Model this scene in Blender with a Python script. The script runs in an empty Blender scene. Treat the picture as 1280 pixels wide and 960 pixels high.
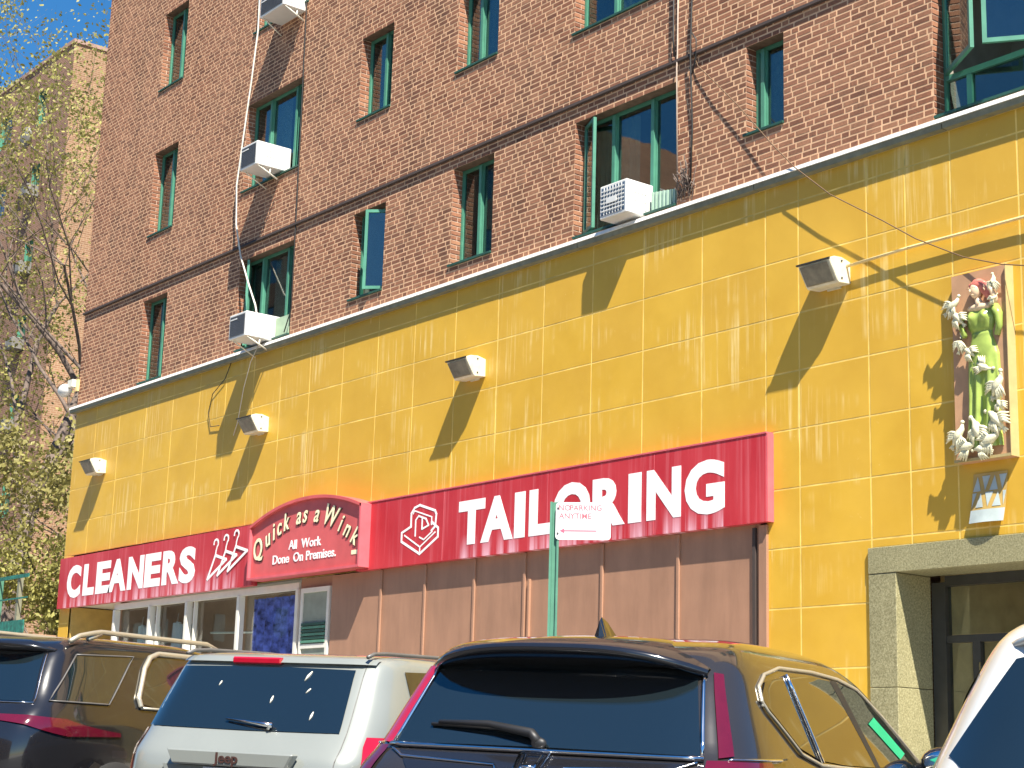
import bpy, bmesh, math, random
from math import sin, cos, pi, radians, sqrt
from mathutils import Vector, Matrix
rng = random.Random(7)
S = bpy.context.scene
COL = S.collection

# ------------------------------------------------------------------ camera
cam_d = bpy.data.cameras.new('camera'); cam = bpy.data.objects.new('camera', cam_d); COL.objects.link(cam)
cam_d.sensor_width = 36.0; cam_d.lens = 2137.165 / 1280 * 36; cam_d.clip_start = 0.1; cam_d.clip_end = 2000
R = Matrix(((0.62126945, 0.15145017, 0.7688219), (0.78306986, -0.15597828, -0.60205678), (0.02873791, 0.97608075, -0.2155006)))
cam.matrix_world = Matrix.Translation((0, -13.2325, 1.1)) @ R.to_4x4()
S.camera = cam
# ------------------------------------------------------------------ light
SUN = Vector((2.2, -1.0, 3.45)).normalized()          # towards the sun
W = bpy.data.worlds.new("World"); S.world = W; W.use_nodes = True
nt = W.node_tree; nt.nodes.clear()
sky = nt.nodes.new('ShaderNodeTexSky'); sky.sky_type = 'NISHITA'; sky.sun_disc = False
sky.sun_elevation = math.asin(SUN.z); sky.sun_rotation = math.atan2(SUN.x, SUN.y)
sky.altitude = 50; sky.air_density = 1.0; sky.dust_density = 0.1; sky.ozone_density = 2.0
bg = nt.nodes.new('ShaderNodeBackground'); bg.inputs['Strength'].default_value = 0.065
ow = nt.nodes.new('ShaderNodeOutputWorld')
hs = nt.nodes.new('ShaderNodeHueSaturation'); hs.inputs['Saturation'].default_value = 1.38; nt.links.new(sky.outputs[0], hs.inputs['Color']); nt.links.new(hs.outputs[0], bg.inputs[0]); nt.links.new(bg.outputs[0], ow.inputs[0])
sd = bpy.data.lights.new('sun', 'SUN'); sd.energy = 5.0; sd.angle = radians(0.5); sd.color = (1.0, 0.935, 0.83)
so = bpy.data.objects.new('sun', sd); COL.objects.link(so); so.location = (20, -20, 40)
so.rotation_euler = (-SUN).to_track_quat('-Z', 'Y').to_euler()
S.view_settings.view_transform = 'Standard'; S.view_settings.look = 'None'; S.view_settings.gamma = 1
S.view_settings.exposure = 1.36

# ------------------------------------------------------------------ materials
def nodes(name):
    m = bpy.data.materials.new(name); m.use_nodes = True
    t = m.node_tree; b = t.nodes['Principled BSDF']
    return m, t, b
def N(t, typ, **kw):
    n = t.nodes.new(typ)
    for k, v in kw.items(): setattr(n, k, v)
    return n
def coords(t, scale=(1, 1, 1)):
    c = N(t, 'ShaderNodeTexCoord'); mp = N(t, 'ShaderNodeMapping'); mp.inputs['Scale'].default_value = scale
    g = N(t, 'ShaderNodeNewGeometry'); t.links.new(g.outputs['Position'], mp.inputs['Vector']); return mp.outputs[0]
def noise(t, vec, sc, det=3, rough=.55):
    n = N(t, 'ShaderNodeTexNoise'); n.inputs['Scale'].default_value = sc; n.inputs['Detail'].default_value = det
    n.inputs['Roughness'].default_value = rough
    if vec: t.links.new(vec, n.inputs['Vector'])
    return n.outputs['Fac']
def ramp(t, fac, stops):
    r = N(t, 'ShaderNodeValToRGB'); e = r.color_ramp.elements
    while len(e) < len(stops): e.new(.5)
    for i, (p, c) in enumerate(stops):
        e[i].position = p; e[i].color = tuple(c) + (1,) if len(c) == 3 else c
    t.links.new(fac, r.inputs[0]); return r.outputs[0]
def mixc(t, fac, a, b, mode='MIX'):
    m = N(t, 'ShaderNodeMix', data_type='RGBA', blend_type=mode)
    if isinstance(fac, (int, float)): m.inputs[0].default_value = fac
    else: t.links.new(fac, m.inputs[0])
    for i, v in ((6, a), (7, b)):
        if isinstance(v, tuple): m.inputs[i].default_value = v + (1,)
        else: t.links.new(v, m.inputs[i])
    return m.outputs[2]
def math_(t, op, a, b=None):
    m = N(t, 'ShaderNodeMath', operation=op)
    for i, v in ((0, a), (1, b)):
        if v is None: continue
        if isinstance(v, (int, float)): m.inputs[i].default_value = v
        else: t.links.new(v, m.inputs[i])
    return m.outputs[0]
def bump(t, b, h, st=.3, d=.01):
    n = N(t, 'ShaderNodeBump'); n.inputs['Strength'].default_value = st; n.inputs['Distance'].default_value = d
    t.links.new(h, n.inputs['Height']); t.links.new(n.outputs[0], b.inputs['Normal'])
def simple(name, col, rough=.5, metal=0, var=.12, vs=6, coat=0, bmp=0, spec=None, stain=0):
    m, t, b = nodes(name)
    v = coords(t)
    f = noise(t, v, vs, 4)
    c = ramp(t, f, [(.3, tuple(x * (1 - var) for x in col)), (.7, tuple(min(1, x * (1 + var)) for x in col))])
    if stain:
        k = ramp(t, noise(t, coords(t, (3, 3, .5)), 1.6, 5, .65), [(.30, (1 - stain,) * 3), (.55, (1, 1, 1)), (.8, (1 + stain * .5,) * 3)])
        c = mixc(t, 1.0, c, k, 'MULTIPLY')
        sc_ = ramp(t, noise(t, v, 14, 6, .8), [(.66, (0, 0, 0)), (.74, (.35, .35, .35))]); c = mixc(t, sc_, c, (.6, .5, .42))
    t.links.new(c, b.inputs['Base Color'])
    b.inputs['Roughness'].default_value = rough; b.inputs['Metallic'].default_value = metal
    b.inputs['Coat Weight'].default_value = coat; b.inputs['Coat Roughness'].default_value = .03
    if spec is not None: b.inputs['Specular IOR Level'].default_value = spec
    if bmp: bump(t, b, noise(t, v, vs * 12, 3), bmp)
    return m
def brick_mat():
    m, t, b = nodes('brick_clay')
    g = N(t, 'ShaderNodeNewGeometry'); o = N(t, 'ShaderNodeObjectInfo')
    r = math_(t, 'FRACT', math_(t, 'ADD', g.outputs['Random Per Island'], o.outputs['Random']))
    c = ramp(t, r, [(0, (.15, .053, .026)), (.25, (.225, .086, .043)), (.6, (.28, .113, .058)), (.85, (.34, .156, .082)), (1, (.17, .066, .034))])
    v = coords(t)
    big = noise(t, v, .55, 3)
    c = mixc(t, ramp(t, big, [(.35, (0, 0, 0)), (.75, (.28, .28, .28))]), c, (.36, .20, .13))
    fine = ramp(t, noise(t, v, 38, 4, .7), [(.3, (.78, .78, .78)), (.7, (1.16, 1.13, 1.1))])
    soot = ramp(t, noise(t, coords(t, (1.6, 1.6, .35)), 1.1, 4, .6), [(.34, (.66, .66, .64)), (.52, (1, 1, 1))])
    c = mixc(t, 1.0, c, soot, 'MULTIPLY')
    c = mixc(t, 1.0, c, fine, 'MULTIPLY')
    t.links.new(c, b.inputs['Base Color']); b.inputs['Roughness'].default_value = .85
    bump(t, b, noise(t, v, 90, 3), .35, .006)
    return m
def tile_mat():
    m, t, b = nodes('yellow_glazed_tile')
    v = coords(t); o = N(t, 'ShaderNodeObjectInfo')
    base = ramp(t, noise(t, v, 1.3, 4), [(.3, (.58, .335, .028)), (.7, (.69, .42, .045))])
    base = mixc(t, math_(t, 'MULTIPLY', o.outputs['Random'], .42), base, (.57, .32, .04))
    vs = coords(t, (7, 7, .28))                       # long vertical run marks of lime wash
    st = ramp(t, noise(t, vs, 2.2, 4, .6), [(.50, (0, 0, 0)), (.70, (1, 1, 1))])
    pt = ramp(t, noise(t, coords(t, (1, 1, 1.6)), .8, 3), [(.50, (0, 0, 0)), (.62, (.95, .95, .95))])
    k = mixc(t, 1.0, st, pt, 'MULTIPLY')
    base = mixc(t, k, base, (.82, .62, .24))
    spk = ramp(t, noise(t, v, 9, 6, .75), [(.64, (0, 0, 0)), (.74, (.55, .55, .55))])
    base = mixc(t, spk, base, (.80, .60, .25))
    t.links.new(base, b.inputs['Base Color'])
    t.links.new(ramp(t, noise(t, v, 3, 3), [(.3, (.34,) * 3), (.7, (.55,) * 3)]), b.inputs['Roughness'])
    bump(t, b, noise(t, v, 2.2, 4), .12, .03)
    return m
def sign_mat():
    m, t, b = nodes('red_sign_paint')
    v = coords(t); c = ramp(t, noise(t, v, 1.1, 3), [(.3, (.42, .018, .028)), (.7, (.52, .04, .05))])
    vs = coords(t, (9, 9, .25))
    st = ramp(t, noise(t, vs, 1.6, 4, .6), [(.5, (0, 0, 0)), (.78, (.55, .55, .55))])
    c = mixc(t, st, c, (.66, .17, .19))
    # run marks of faded white under the letters
    s = N(t, 'ShaderNodeSeparateXYZ'); t.links.new(coords(t), s.inputs[0])
    mr = N(t, 'ShaderNodeMapRange'); t.links.new(s.outputs[2], mr.inputs[0])
    mr.inputs[1].default_value = 3.95; mr.inputs[2].default_value = 3.66; mr.inputs[3].default_value = 0; mr.inputs[4].default_value = 1
    run = ramp(t, noise(t, coords(t, (4.2, 1, .2)), 1.5, 3, .6), [(.44, (0, 0, 0)), (.60, (.75, .75, .75))])
    run = mixc(t, 1.0, run, mr.outputs[0], 'MULTIPLY')
    # the runs only occur below lettering
    def band(a, bb):
        return math_(t, 'MULTIPLY', math_(t, 'GREATER_THAN', s.outputs[0], a), math_(t, 'LESS_THAN', s.outputs[0], bb))
    w = math_(t, 'MAXIMUM', band(-30.0, -23.6), band(-17.9, -13.0))
    run = mixc(t, w, (0.0, 0.0, 0.0), run)
    c = mixc(t, run, c, (.80, .48, .55))
    t.links.new(c, b.inputs['Base Color']); b.inputs['Roughness'].default_value = .45
    return m
def granite_mat():
    m, t, b = nodes('speckled_granite')
    v = coords(t)
    c = ramp(t, noise(t, v, 55, 4, .8), [(.3, (.12, .108, .05)), (.5, (.27, .245, .125)), (.72, (.46, .43, .26))])
    c = mixc(t, 1.0, c, ramp(t, noise(t, v, 1.4, 3), [(.3, (.88,) * 3), (.7, (1.1,) * 3)]), 'MULTIPLY')
    t.links.new(c, b.inputs['Base Color']); b.inputs['Roughness'].default_value = .6
    return m
def far_brick(name, a, bcol, mortar, axis='X'):
    m, t, b = nodes(name)
    g = N(t, 'ShaderNodeNewGeometry'); s = N(t, 'ShaderNodeSeparateXYZ'); t.links.new(g.outputs['Position'], s.inputs[0])
    cb = N(t, 'ShaderNodeCombineXYZ'); t.links.new(s.outputs[0 if axis == 'X' else 1], cb.inputs[0]); t.links.new(s.outputs[2], cb.inputs[1])
    br = N(t, 'ShaderNodeTexBrick'); t.links.new(cb.outputs[0], br.inputs['Vector'])
    br.inputs['Scale'].default_value = 1; br.inputs['Brick Width'].default_value = .22; br.inputs['Row Height'].default_value = .075
    br.inputs['Mortar Size'].default_value = .008
    br.inputs['Color1'].default_value = a + (1,); br.inputs['Color2'].default_value = bcol + (1,); br.inputs['Mortar'].default_value = mortar + (1,)
    c = mixc(t, 1.0, br.outputs[0], ramp(t, noise(t, coords(t), .35, 4), [(.3, (.8,) * 3), (.7, (1.2,) * 3)]), 'MULTIPLY')
    t.links.new(c, b.inputs['Base Color']); b.inputs['Roughness'].default_value = .9
    return m
def glass_mat(name, tint=(.35, .42, .42), k=.8, minr=.05):
    m = bpy.data.materials.new(name); m.use_nodes = True; t = m.node_tree; t.nodes.clear()
    o = N(t, 'ShaderNodeOutputMaterial'); tr = N(t, 'ShaderNodeBsdfTransparent'); tr.inputs[0].default_value = tint + (1,)
    gl = N(t, 'ShaderNodeBsdfGlossy'); gl.inputs['Roughness'].default_value = .015
    fr = N(t, 'ShaderNodeLayerWeight'); fr.inputs[0].default_value = .5      # 'Facing' is the same from both sides of the pane
    mx = N(t, 'ShaderNodeMixShader'); t.links.new(math_(t, 'ADD', math_(t, 'MULTIPLY', math_(t, 'POWER', fr.outputs['Facing'], 3.5), k), minr), mx.inputs[0])
    v = coords(t); bn = N(t, 'ShaderNodeBump'); bn.inputs['Strength'].default_value = .025; bn.inputs['Distance'].default_value = .05
    t.links.new(noise(t, v, 1.3, 2), bn.inputs['Height']); t.links.new(bn.outputs[0], gl.inputs['Normal'])
    t.links.new(tr.outputs[0], mx.inputs[1]); t.links.new(gl.outputs[0], mx.inputs[2]); t.links.new(mx.outputs[0], o.inputs[0])
    return m
def car_glass(name, col=(.007, .012, .015)):
    m, t, b = nodes(name); b.inputs['Base Color'].default_value = col + (1,)
    b.inputs['Roughness'].default_value = .02; b.inputs['IOR'].default_value = 1.95; b.inputs['Coat Weight'].default_value = .6
    b.inputs['Coat Roughness'].default_value = .01
    return m
def leaf_mat(name, a, c2):
    m, t, b = nodes(name); g = N(t, 'ShaderNodeNewGeometry')
    t.links.new(ramp(t, g.outputs['Random Per Island'], [(0, a), (1, c2)]), b.inputs['Base Color'])
    b.inputs['Roughness'].default_value = .6
    tl = N(t, 'ShaderNodeBsdfTranslucent'); tl.inputs[0].default_value = tuple(c2) + (1,)
    mx = N(t, 'ShaderNodeMixShader'); mx.inputs[0].default_value = .3
    o = t.nodes['Material Output']; t.links.new(b.outputs[0], mx.inputs[1]); t.links.new(tl.outputs[0], mx.inputs[2]); t.links.new(mx.outputs[0], o.inputs[0])
    return m
def asphalt_mat():
    m, t, b = nodes('asphalt'); v = coords(t)
    c = ramp(t, noise(t, v, 60, 5, .7), [(.3, (.035, .035, .036)), (.7, (.085, .083, .08))])
    t.links.new(c, b.inputs['Base Color']); b.inputs['Roughness'].default_value = .9
    bump(t, b, noise(t, v, 120, 3), .5, .01); return m

M = {}
M['brick'] = brick_mat(); M['tile'] = tile_mat(); M['sign'] = sign_mat(); M['granite'] = granite_mat()
M['mortar'] = simple('mortar', (.66, .405, .235), .95, var=.2, vs=7)
M['grout'] = simple('tile_grout', (.76, .53, .14), .9, var=.3, vs=3)
M['farbrick'] = far_brick('far_brick_front', (.17, .082, .05), (.24, .12, .072), (.34, .23, .155))
M['farbrick_sun_tone'] = far_brick('far_brick_sun_tone', (.22, .115, .062), (.30, .165, .09), (.38, .27, .17), 'Y')  # same brick as the front, colour lightened for sun on the end wall
M['green'] = simple('green_frame_paint', (.07, .225, .15), .4, var=.12)
M['darkgreen'] = simple('dark_green_metal', (.02, .075, .055), .5, var=.2)
M['glass'] = glass_mat('window_glass', (.55, .66, .64), .8, .14)
M['shopglass'] = glass_mat('shop_glass', (.88, .93, .93), .6, .04)
M['carglass'] = car_glass('dark_car_glass')
M['room'] = simple('room_plaster', (.30, .27, .23), .9)
M['curtain'] = simple('grey_curtain', (.55, .54, .48), .9, vs=12)
M['coping'] = simple('coping_sunlit', (.74, .75, .72), .5, var=.15, vs=9)  # slanted upper strip: the sunlight it catches is put into this white
M['coping_low'] = simple('coping_grey_metal', (.19, .19, .13), .55, var=.2, vs=7)  # drip band below, grey-green darkened for the shade it sits in
M['flash'] = simple('dark_flashing', (.05, .035, .03), .8)
M['white'] = simple('white_enamel', (.62, .62, .59), .4, var=.04)
M['offwhite'] = simple('cream_paint', (.70, .68, .58), .45, var=.08)
M['acgrille'] = simple('ac_grille_grey', (.16, .165, .17), .5)
M['acblue'] = simple('ac_fin_blue', (.06, .10, .16), .4)
M['redsmooth'] = simple('red_sign_box', (.56, .10, .10), .42, var=.14, vs=2.5)
M['pinkred'] = simple('faded_red_side', (.58, .11, .13), .5, var=.1)
M['letter'] = simple('letter_white', (.86, .86, .84), .5, var=.04)
M['lettercream'] = simple('letter_cream', (.88, .80, .52), .5, var=.04)
M['letterdark'] = simple('letter_dark', (.05, .02, .015), .6)
M['brown'] = simple('brown_panel_paint', (.34, .185, .115), .5, var=.08, vs=2, stain=.16)
M['frame'] = simple('storefront_white', (.68, .66, .58), .4, var=.06)
M['bronze'] = simple('dark_bronze', (.06, .06, .055), .4, metal=.4)
M['lampmetal'] = simple('lamp_housing', (.60, .57, .44), .55, var=.14, vs=14)
M['lens'] = simple('lamp_lens', (.20, .18, .13), .25, var=.3, vs=9)
M['cable'] = simple('black_cable', (.02, .018, .016), .6)
M['paleconduit'] = simple('pale_conduit', (.42, .33, .26), .7)
M['farac'] = simple('dull_ac_case', (.17, .165, .15), .6)
M['wirebrown'] = simple('brown_wire', (.13, .075, .035), .6)
M['wcable'] = simple('white_cable', (.62, .58, .50), .6)
M['pipe'] = simple('beige_pipe', (.72, .55, .25), .5)
M['asphalt'] = asphalt_mat()
M['concrete'] = simple('sidewalk_concrete', (.40, .38, .34), .9, var=.15, vs=4, bmp=.3)
M['kerb'] = simple('kerb_stone', (.42, .41, .38), .85, var=.15)
M['paint'] = simple('road_paint', (.75, .75, .72), .7)
M['bark'] = simple('bark', (.14, .105, .085), .9, var=.3, vs=10, bmp=.5)
M['leafy'] = leaf_mat('spring_leaf', (.17, .16, .04), (.36, .34, .09))
M['leafg'] = leaf_mat('green_leaf', (.16, .14, .045), (.32, .29, .08))
M['polegreen'] = simple('post_green', (.075, .215, .145), .5)
M['signwhite'] = simple('sign_white', (.62, .61, .61), .4, var=.03)
M['fadedprint'] = simple('faded_red_print', (.55, .14, .17), .5)
M['signred'] = simple('sign_red_print', (.60, .10, .16), .5)
M['chrome'] = simple('chrome', (.75, .75, .76), .12, metal=1, var=.03)
M['gold'] = simple('polished_rail', (.50, .46, .36), .34, metal=.6, var=.05)
M['black'] = simple('black_plastic', (.012, .012, .013), .5)
M['tyre'] = simple('tyre_rubber', (.02, .02, .02), .85)
M['rim'] = simple('alloy_rim', (.5, .5, .5), .3, metal=.9)
M['redlens'] = simple('red_tail_lens', (.34, .006, .022), .08, coat=1, var=.07, vs=20)
M['darkredlens'] = simple('dark_red_tail_lens', (.085, .004, .014), .08, coat=1, var=.07, vs=14)
M['amber'] = simple('orange_lens', (.75, .20, .04), .1, coat=1)
M['clear'] = simple('clear_lens', (.65, .62, .62), .1, coat=1)
M['carblack'] = simple('black_car_paint', (.010, .010, .012), .18, coat=1, var=.1, vs=3)
M['carblack2'] = simple('black_pearl_paint', (.022, .019, .017), .14, coat=1, var=.08, vs=3)
M['carsilver'] = simple('pale_silver_car_paint', (.215, .23, .212), .32, metal=.1, coat=1, var=.03, vs=3)
M['carwhite'] = simple('white_car_paint', (.62, .62, .58), .25, coat=1, var=.03, vs=3)
M['grey'] = simple('dark_grey_rail', (.10, .095, .09), .4)
M['skin'] = simple('pale_glazed_terracotta', (.72, .52, .33), .35)
M['dress'] = simple('green_glaze', (.30, .39, .08), .3, var=.18, vs=9)
M['hair'] = simple('red_glaze', (.58, .17, .13), .35, var=.2, vs=18)
M['dove'] = simple('cream_glaze', (.72, .68, .46), .4, var=.16, vs=25, bmp=.5)
M['niche'] = simple('peach_terracotta', (.50, .28, .15), .7, var=.12, vs=5)
M['yelside'] = simple('yellow_terracotta', (.52, .36, .10), .6)
M['palecream'] = simple('cream_terracotta_edge', (.42, .33, .15), .6)
M['tagorange'] = simple('sheet_orange', (.48, .32, .09), .35)
M['tagblue'] = simple('sheet_pale_blue', (.42, .48, .46), .3)
M['greentag'] = simple('green_window_tag', (.0, .36, .16), .4)
M['bluecloth'] = simple('blue_print_cloth', (.14, .17, .70), .8, var=.85, vs=9)
M['wood'] = simple('brown_wood_panel', (.36, .225, .145), .6, var=.15, vs=3)
M['orangewall'] = simple('lobby_orange', (.55, .22, .08), .7)
M['lobby'] = simple('lobby_wall', (.60, .47, .25), .8)
M['roofgrey'] = simple('roof_membrane', (.2, .2, .2), .9)
M['shedgreen'] = simple('shed_green_boards', (.015, .13, .10), .6, var=.5, vs=14)

# ------------------------------------------------------------------ mesh helpers
class MB:
    def __init__(s): s.v = []; s.f = []; s.sm = []
    def add(s, vs, fs, smooth=False):
        o = len(s.v); s.v += [tuple(p) for p in vs]; s.f += [tuple(i + o for i in f) for f in fs]; s.sm += [smooth] * len(fs); return s
    def box(s, x0, x1, y0, y1, z0, z1):
        return s.add([(x0, y0, z0), (x1, y0, z0), (x1, y1, z0), (x0, y1, z0), (x0, y0, z1), (x1, y0, z1), (x1, y1, z1), (x0, y1, z1)],
                     [(0, 3, 2, 1), (4, 5, 6, 7), (0, 1, 5, 4), (1, 2, 6, 5), (2, 3, 7, 6), (3, 0, 4, 7)])
    def quad(s, a, b, c, d): return s.add([a, b, c, d], [(0, 1, 2, 3)])
    def prism(s, pts, axis, a, b):
        """outline pts (2D) extruded along axis 'x','y','z' from a to b"""
        n = len(pts)
        def mk(p, h): return {'x': (h, p[0], p[1]), 'y': (p[0], h, p[1]), 'z': (p[0], p[1], h)}[axis]
        vs = [mk(p, a) for p in pts] + [mk(p, b) for p in pts]
        fs = [tuple(range(n))[::-1], tuple(range(n, 2 * n))] + [(i, (i + 1) % n, n + (i + 1) % n, n + i) for i in range(n)]
        return s.add(vs, fs)
    def tube(s, pts, r, n=6, r2=None, caps=True):
        pts = [Vector(p) for p in pts]; m = len(pts); vs = []; fs = []
        up = Vector((0.13, 0.2, 1)).normalized(); prev = None
        for i, p in enumerate(pts):
            d = (pts[min(i + 1, m - 1)] - pts[max(i - 1, 0)])
            d = d.normalized() if d.length > 1e-9 else Vector((0, 0, 1))
            a = d.cross(up)
            if a.length < .1: a = d.cross(Vector((1, 0, 0)))
            a.normalize(); b = d.cross(a)
            rr = (r[i] if isinstance(r, (list, tuple)) else (r if r2 is None else r + (r2 - r) * i / (m - 1)))
            for k in range(n):
                t = 2 * pi * k / n; vs.append(p + a * cos(t) * rr + b * sin(t) * rr)
        for i in range(m - 1):
            for k in range(n): fs.append((i * n + k, i * n + (k + 1) % n, (i + 1) * n + (k + 1) % n, (i + 1) * n + k))
        if caps: fs += [tuple(range(n))[::-1], tuple(range((m - 1) * n, m * n))]
        return s.add(vs, fs, True)
    def grid(s, fn, nu, nv, smooth=True, close_u=False):
        vs = [fn(i / nu, j / nv) for j in range(nv + 1) for i in range(nu + 1)]
        fs = [(j * (nu + 1) + i, j * (nu + 1) + i + 1, (j + 1) * (nu + 1) + i + 1, (j + 1) * (nu + 1) + i) for j in range(nv) for i in range(nu)]
        return s.add(vs, fs, smooth)
    def ell(s, c, r, nu=14, nv=9, disp=0):
        vs = []; fs = []; c = Vector(c)
        for j in range(nv + 1):
            ph = pi * j / nv
            for i in range(nu):
                th = 2 * pi * i / nu; k = 1 + (rng.uniform(-disp, disp) if disp else 0)
                vs.append((c.x + r[0] * sin(ph) * cos(th) * k, c.y + r[1] * sin(ph) * sin(th) * k, c.z + r[2] * cos(ph) * k))
        for j in range(nv):
            for i in range(nu): fs.append((j * nu + i, j * nu + (i + 1) % nu, (j + 1) * nu + (i + 1) % nu, (j + 1) * nu + i))
        return s.add(vs, fs, True)
    def ribbon(s, pts, w, y, d=.003):
        """flat stroke on a wall plane through (x,z) points, proud towards -Y"""
        for (x0, z0), (x1, z1) in zip(pts, pts[1:]):
            L = math.hypot(x1 - x0, z1 - z0)
            if L < 1e-6: continue
            nx, nz = -(z1 - z0) / L * w / 2, (x1 - x0) / L * w / 2; ex, ez = (x1 - x0) / L * w / 3, (z1 - z0) / L * w / 3
            yy = y - rng.uniform(0, .002)
            s.prism([(x0 - ex + nx, z0 - ez + nz), (x0 - ex - nx, z0 - ez - nz), (x1 + ex - nx, z1 + ez - nz), (x1 + ex + nx, z1 + ez + nz)], 'y', yy - d, yy)
        return s
    def build(s, name, mat, parent=None, origin=(0, 0, 0), loc=None, bevel=0):
        me = bpy.data.meshes.new(name); o = Vector(origin)
        me.from_pydata([(v[0] - o.x, v[1] - o.y, v[2] - o.z) for v in s.v], [], s.f)
        me.materials.append(M[mat] if isinstance(mat, str) else mat)
        me.polygons.foreach_set('use_smooth', s.sm)
        bm = bmesh.new(); bm.from_mesh(me); bmesh.ops.recalc_face_normals(bm, faces=bm.faces)
        if bevel: bmesh.ops.bevel(bm, geom=bm.edges[:], offset=bevel, segments=1, affect='EDGES')
        bm.to_mesh(me); bm.free()
        ob = bpy.data.objects.new(name, me); COL.objects.link(ob)
        if parent: ob.parent = parent
        if loc is not None: ob.location = loc
        elif parent is None: ob.location = o
        return ob
def thing(name, label, cat, loc=(0, 0, 0), group=None):
    o = bpy.data.objects.new(name, None); COL.objects.link(o); o.location = loc; o.empty_display_size = .2
    o['label'] = label; o['category'] = cat
    if group: o['group'] = group
    return o
def tag(o, label, cat, group=None):
    o['label'] = label; o['category'] = cat
    if group: o['group'] = group
    return o
def glyph(ch, bold=0.02, shear=0):
    c = bpy.data.curves.new('g', 'FONT'); c.body = ch; c.size = 1; c.offset = bold; c.extrude = 0; c.shear = shear; c.resolution_u = 4
    o = bpy.data.objects.new('g', c); COL.objects.link(o)
    bpy.context.view_layer.update()
    me = bpy.data.meshes.new_from_object(o.evaluated_get(bpy.context.evaluated_depsgraph_get()))
    bpy.data.objects.remove(o); bpy.data.curves.remove(c)
    return me
def glyph_mb(me, fn, d=.008):
    """extrude the flat glyph; fn maps (x,y,depth) of the glyph to world"""
    mb = MB(); bm = bmesh.new(); bm.from_mesh(me)
    bmesh.ops.remove_doubles(bm, verts=bm.verts, dist=1e-5)
    r = bmesh.ops.extrude_face_region(bm, geom=bm.faces[:])
    top = {v.index for v in r['geom'] if isinstance(v, bmesh.types.BMVert)}
    tv = set(v for v in r['geom'] if isinstance(v, bmesh.types.BMVert))
    idx = {v: i for i, v in enumerate(bm.verts)}
    mb.add([fn(v.co.x, v.co.y, 1 if v in tv else 0) for v in bm.verts], [tuple(idx[v] for v in f.verts) for f in bm.faces])
    bm.free(); return mb
def fit_letter(ch, x0, x1, z0, z1, y, mat, parent, name='letter', bold=.05, d=.003):
    me = glyph(ch, bold); xs = [v.co.x for v in me.vertices]; ys = [v.co.y for v in me.vertices]
    a, b, c, e = min(xs), max(xs), min(ys), max(ys)
    mb = glyph_mb(me, lambda x, yy, k: (x0 + (x - a) / (b - a) * (x1 - x0), y - d * k, z0 + (yy - c) / (e - c) * (z1 - z0)))
    bpy.data.meshes.remove(me)
    return mb.build(name, mat, parent, parent.location if parent else (0, 0, 0))
def text_mb(txt, size, place, bold=0.0, shear=0, d=.006, sx=1):
    """txt as one mesh, centred; place(x,z,k)->world"""
    me = glyph(txt, bold, shear); xs = [v.co.x for v in me.vertices]
    c = (min(xs) + max(xs)) / 2
    mb = glyph_mb(me, lambda x, yy, k: place((x - c) * size * sx, yy * size, k * d)); bpy.data.meshes.remove(me); return mb

# camera test used only to choose which bricks become objects of their own
CP = Vector((0, -13.2325, 1.1)); RT = R.transposed()
def px(p):
    q = RT @ (Vector(p) - CP)
    return (640 - 2137 * q.x / q.z, 480 + 2137 * q.y / q.z) if q.z < -.1 else (-9999, -9999)
def seen(p, m=60):
    x, y = px(p); return -m < x < 1280 + m and -m < y < 960 + m

def zg(x): return .01 - .024 * (x + 5.55)          # street falls gently to the right
# ------------------------------------------------------------------ ground
def struct(o): o['kind'] = 'structure'; return o
g = MB(); g.quad((-600, -600, -1.6), (600, -600, -1.6), (600, 600, -1.6), (-600, 600, -1.6)); struct(g.build('ground', 'concrete'))
g = MB(); g.quad((-110, -30, zg(-110)), (60, -30, zg(60)), (60, -4.35, zg(60)), (-110, -4.35, zg(-110))); struct(g.build('street', 'asphalt'))
sw = struct(MB().quad((-110, -4.2, zg(-110) + .13), (60, -4.2, zg(60) + .13), (60, .5, zg(60) + .13), (-110, .5, zg(-110) + .13)).build('pavement', 'concrete'))
k = MB(); k.add([(-110, -4.35, zg(-110) - .2), (60, -4.35, zg(60) - .2), (60, -4.2, zg(60) - .2), (-110, -4.2, zg(-110) - .2),
                 (-110, -4.35, zg(-110) + .135), (60, -4.35, zg(60) + .135), (60, -4.2, zg(60) + .135), (-110, -4.2, zg(-110) + .135)],
                [(0, 3, 2, 1), (4, 5, 6, 7), (0, 1, 5, 4), (1, 2, 6, 5), (2, 3, 7, 6), (3, 0, 4, 7)])
struct(k.build('kerb', 'kerb'))
g = MB(); g.quad((-110, -34, zg(-110) + .13), (60, -34, zg(60) + .13), (60, -30, zg(60) + .13), (-110, -30, zg(-110) + .13)); struct(g.build('far_pavement', 'concrete'))
for i in range(12):
    x = -20 + i * 3.25; mk = MB(); a = radians(25); L = 4.6
    x1, y1 = x, -8.6; x2, y2 = x - sin(a) * L, y1 + cos(a) * L
    mk.quad((x1, y1, zg(x1) + .004), (x1 + .1, y1, zg(x1) + .004), (x2 + .1, y2, zg(x2) + .004), (x2, y2, zg(x2) + .004))
    struct(mk.build('parking_line', 'paint'))
g = MB(); g.quad((-110, .5, .9), (-30.4, .5, .9), (-30.4, 60, .9), (-110, 60, .9)); struct(g.build('courtyard_ground', simple('courtyard_soil', (.12, .10, .05), .95)))

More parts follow.
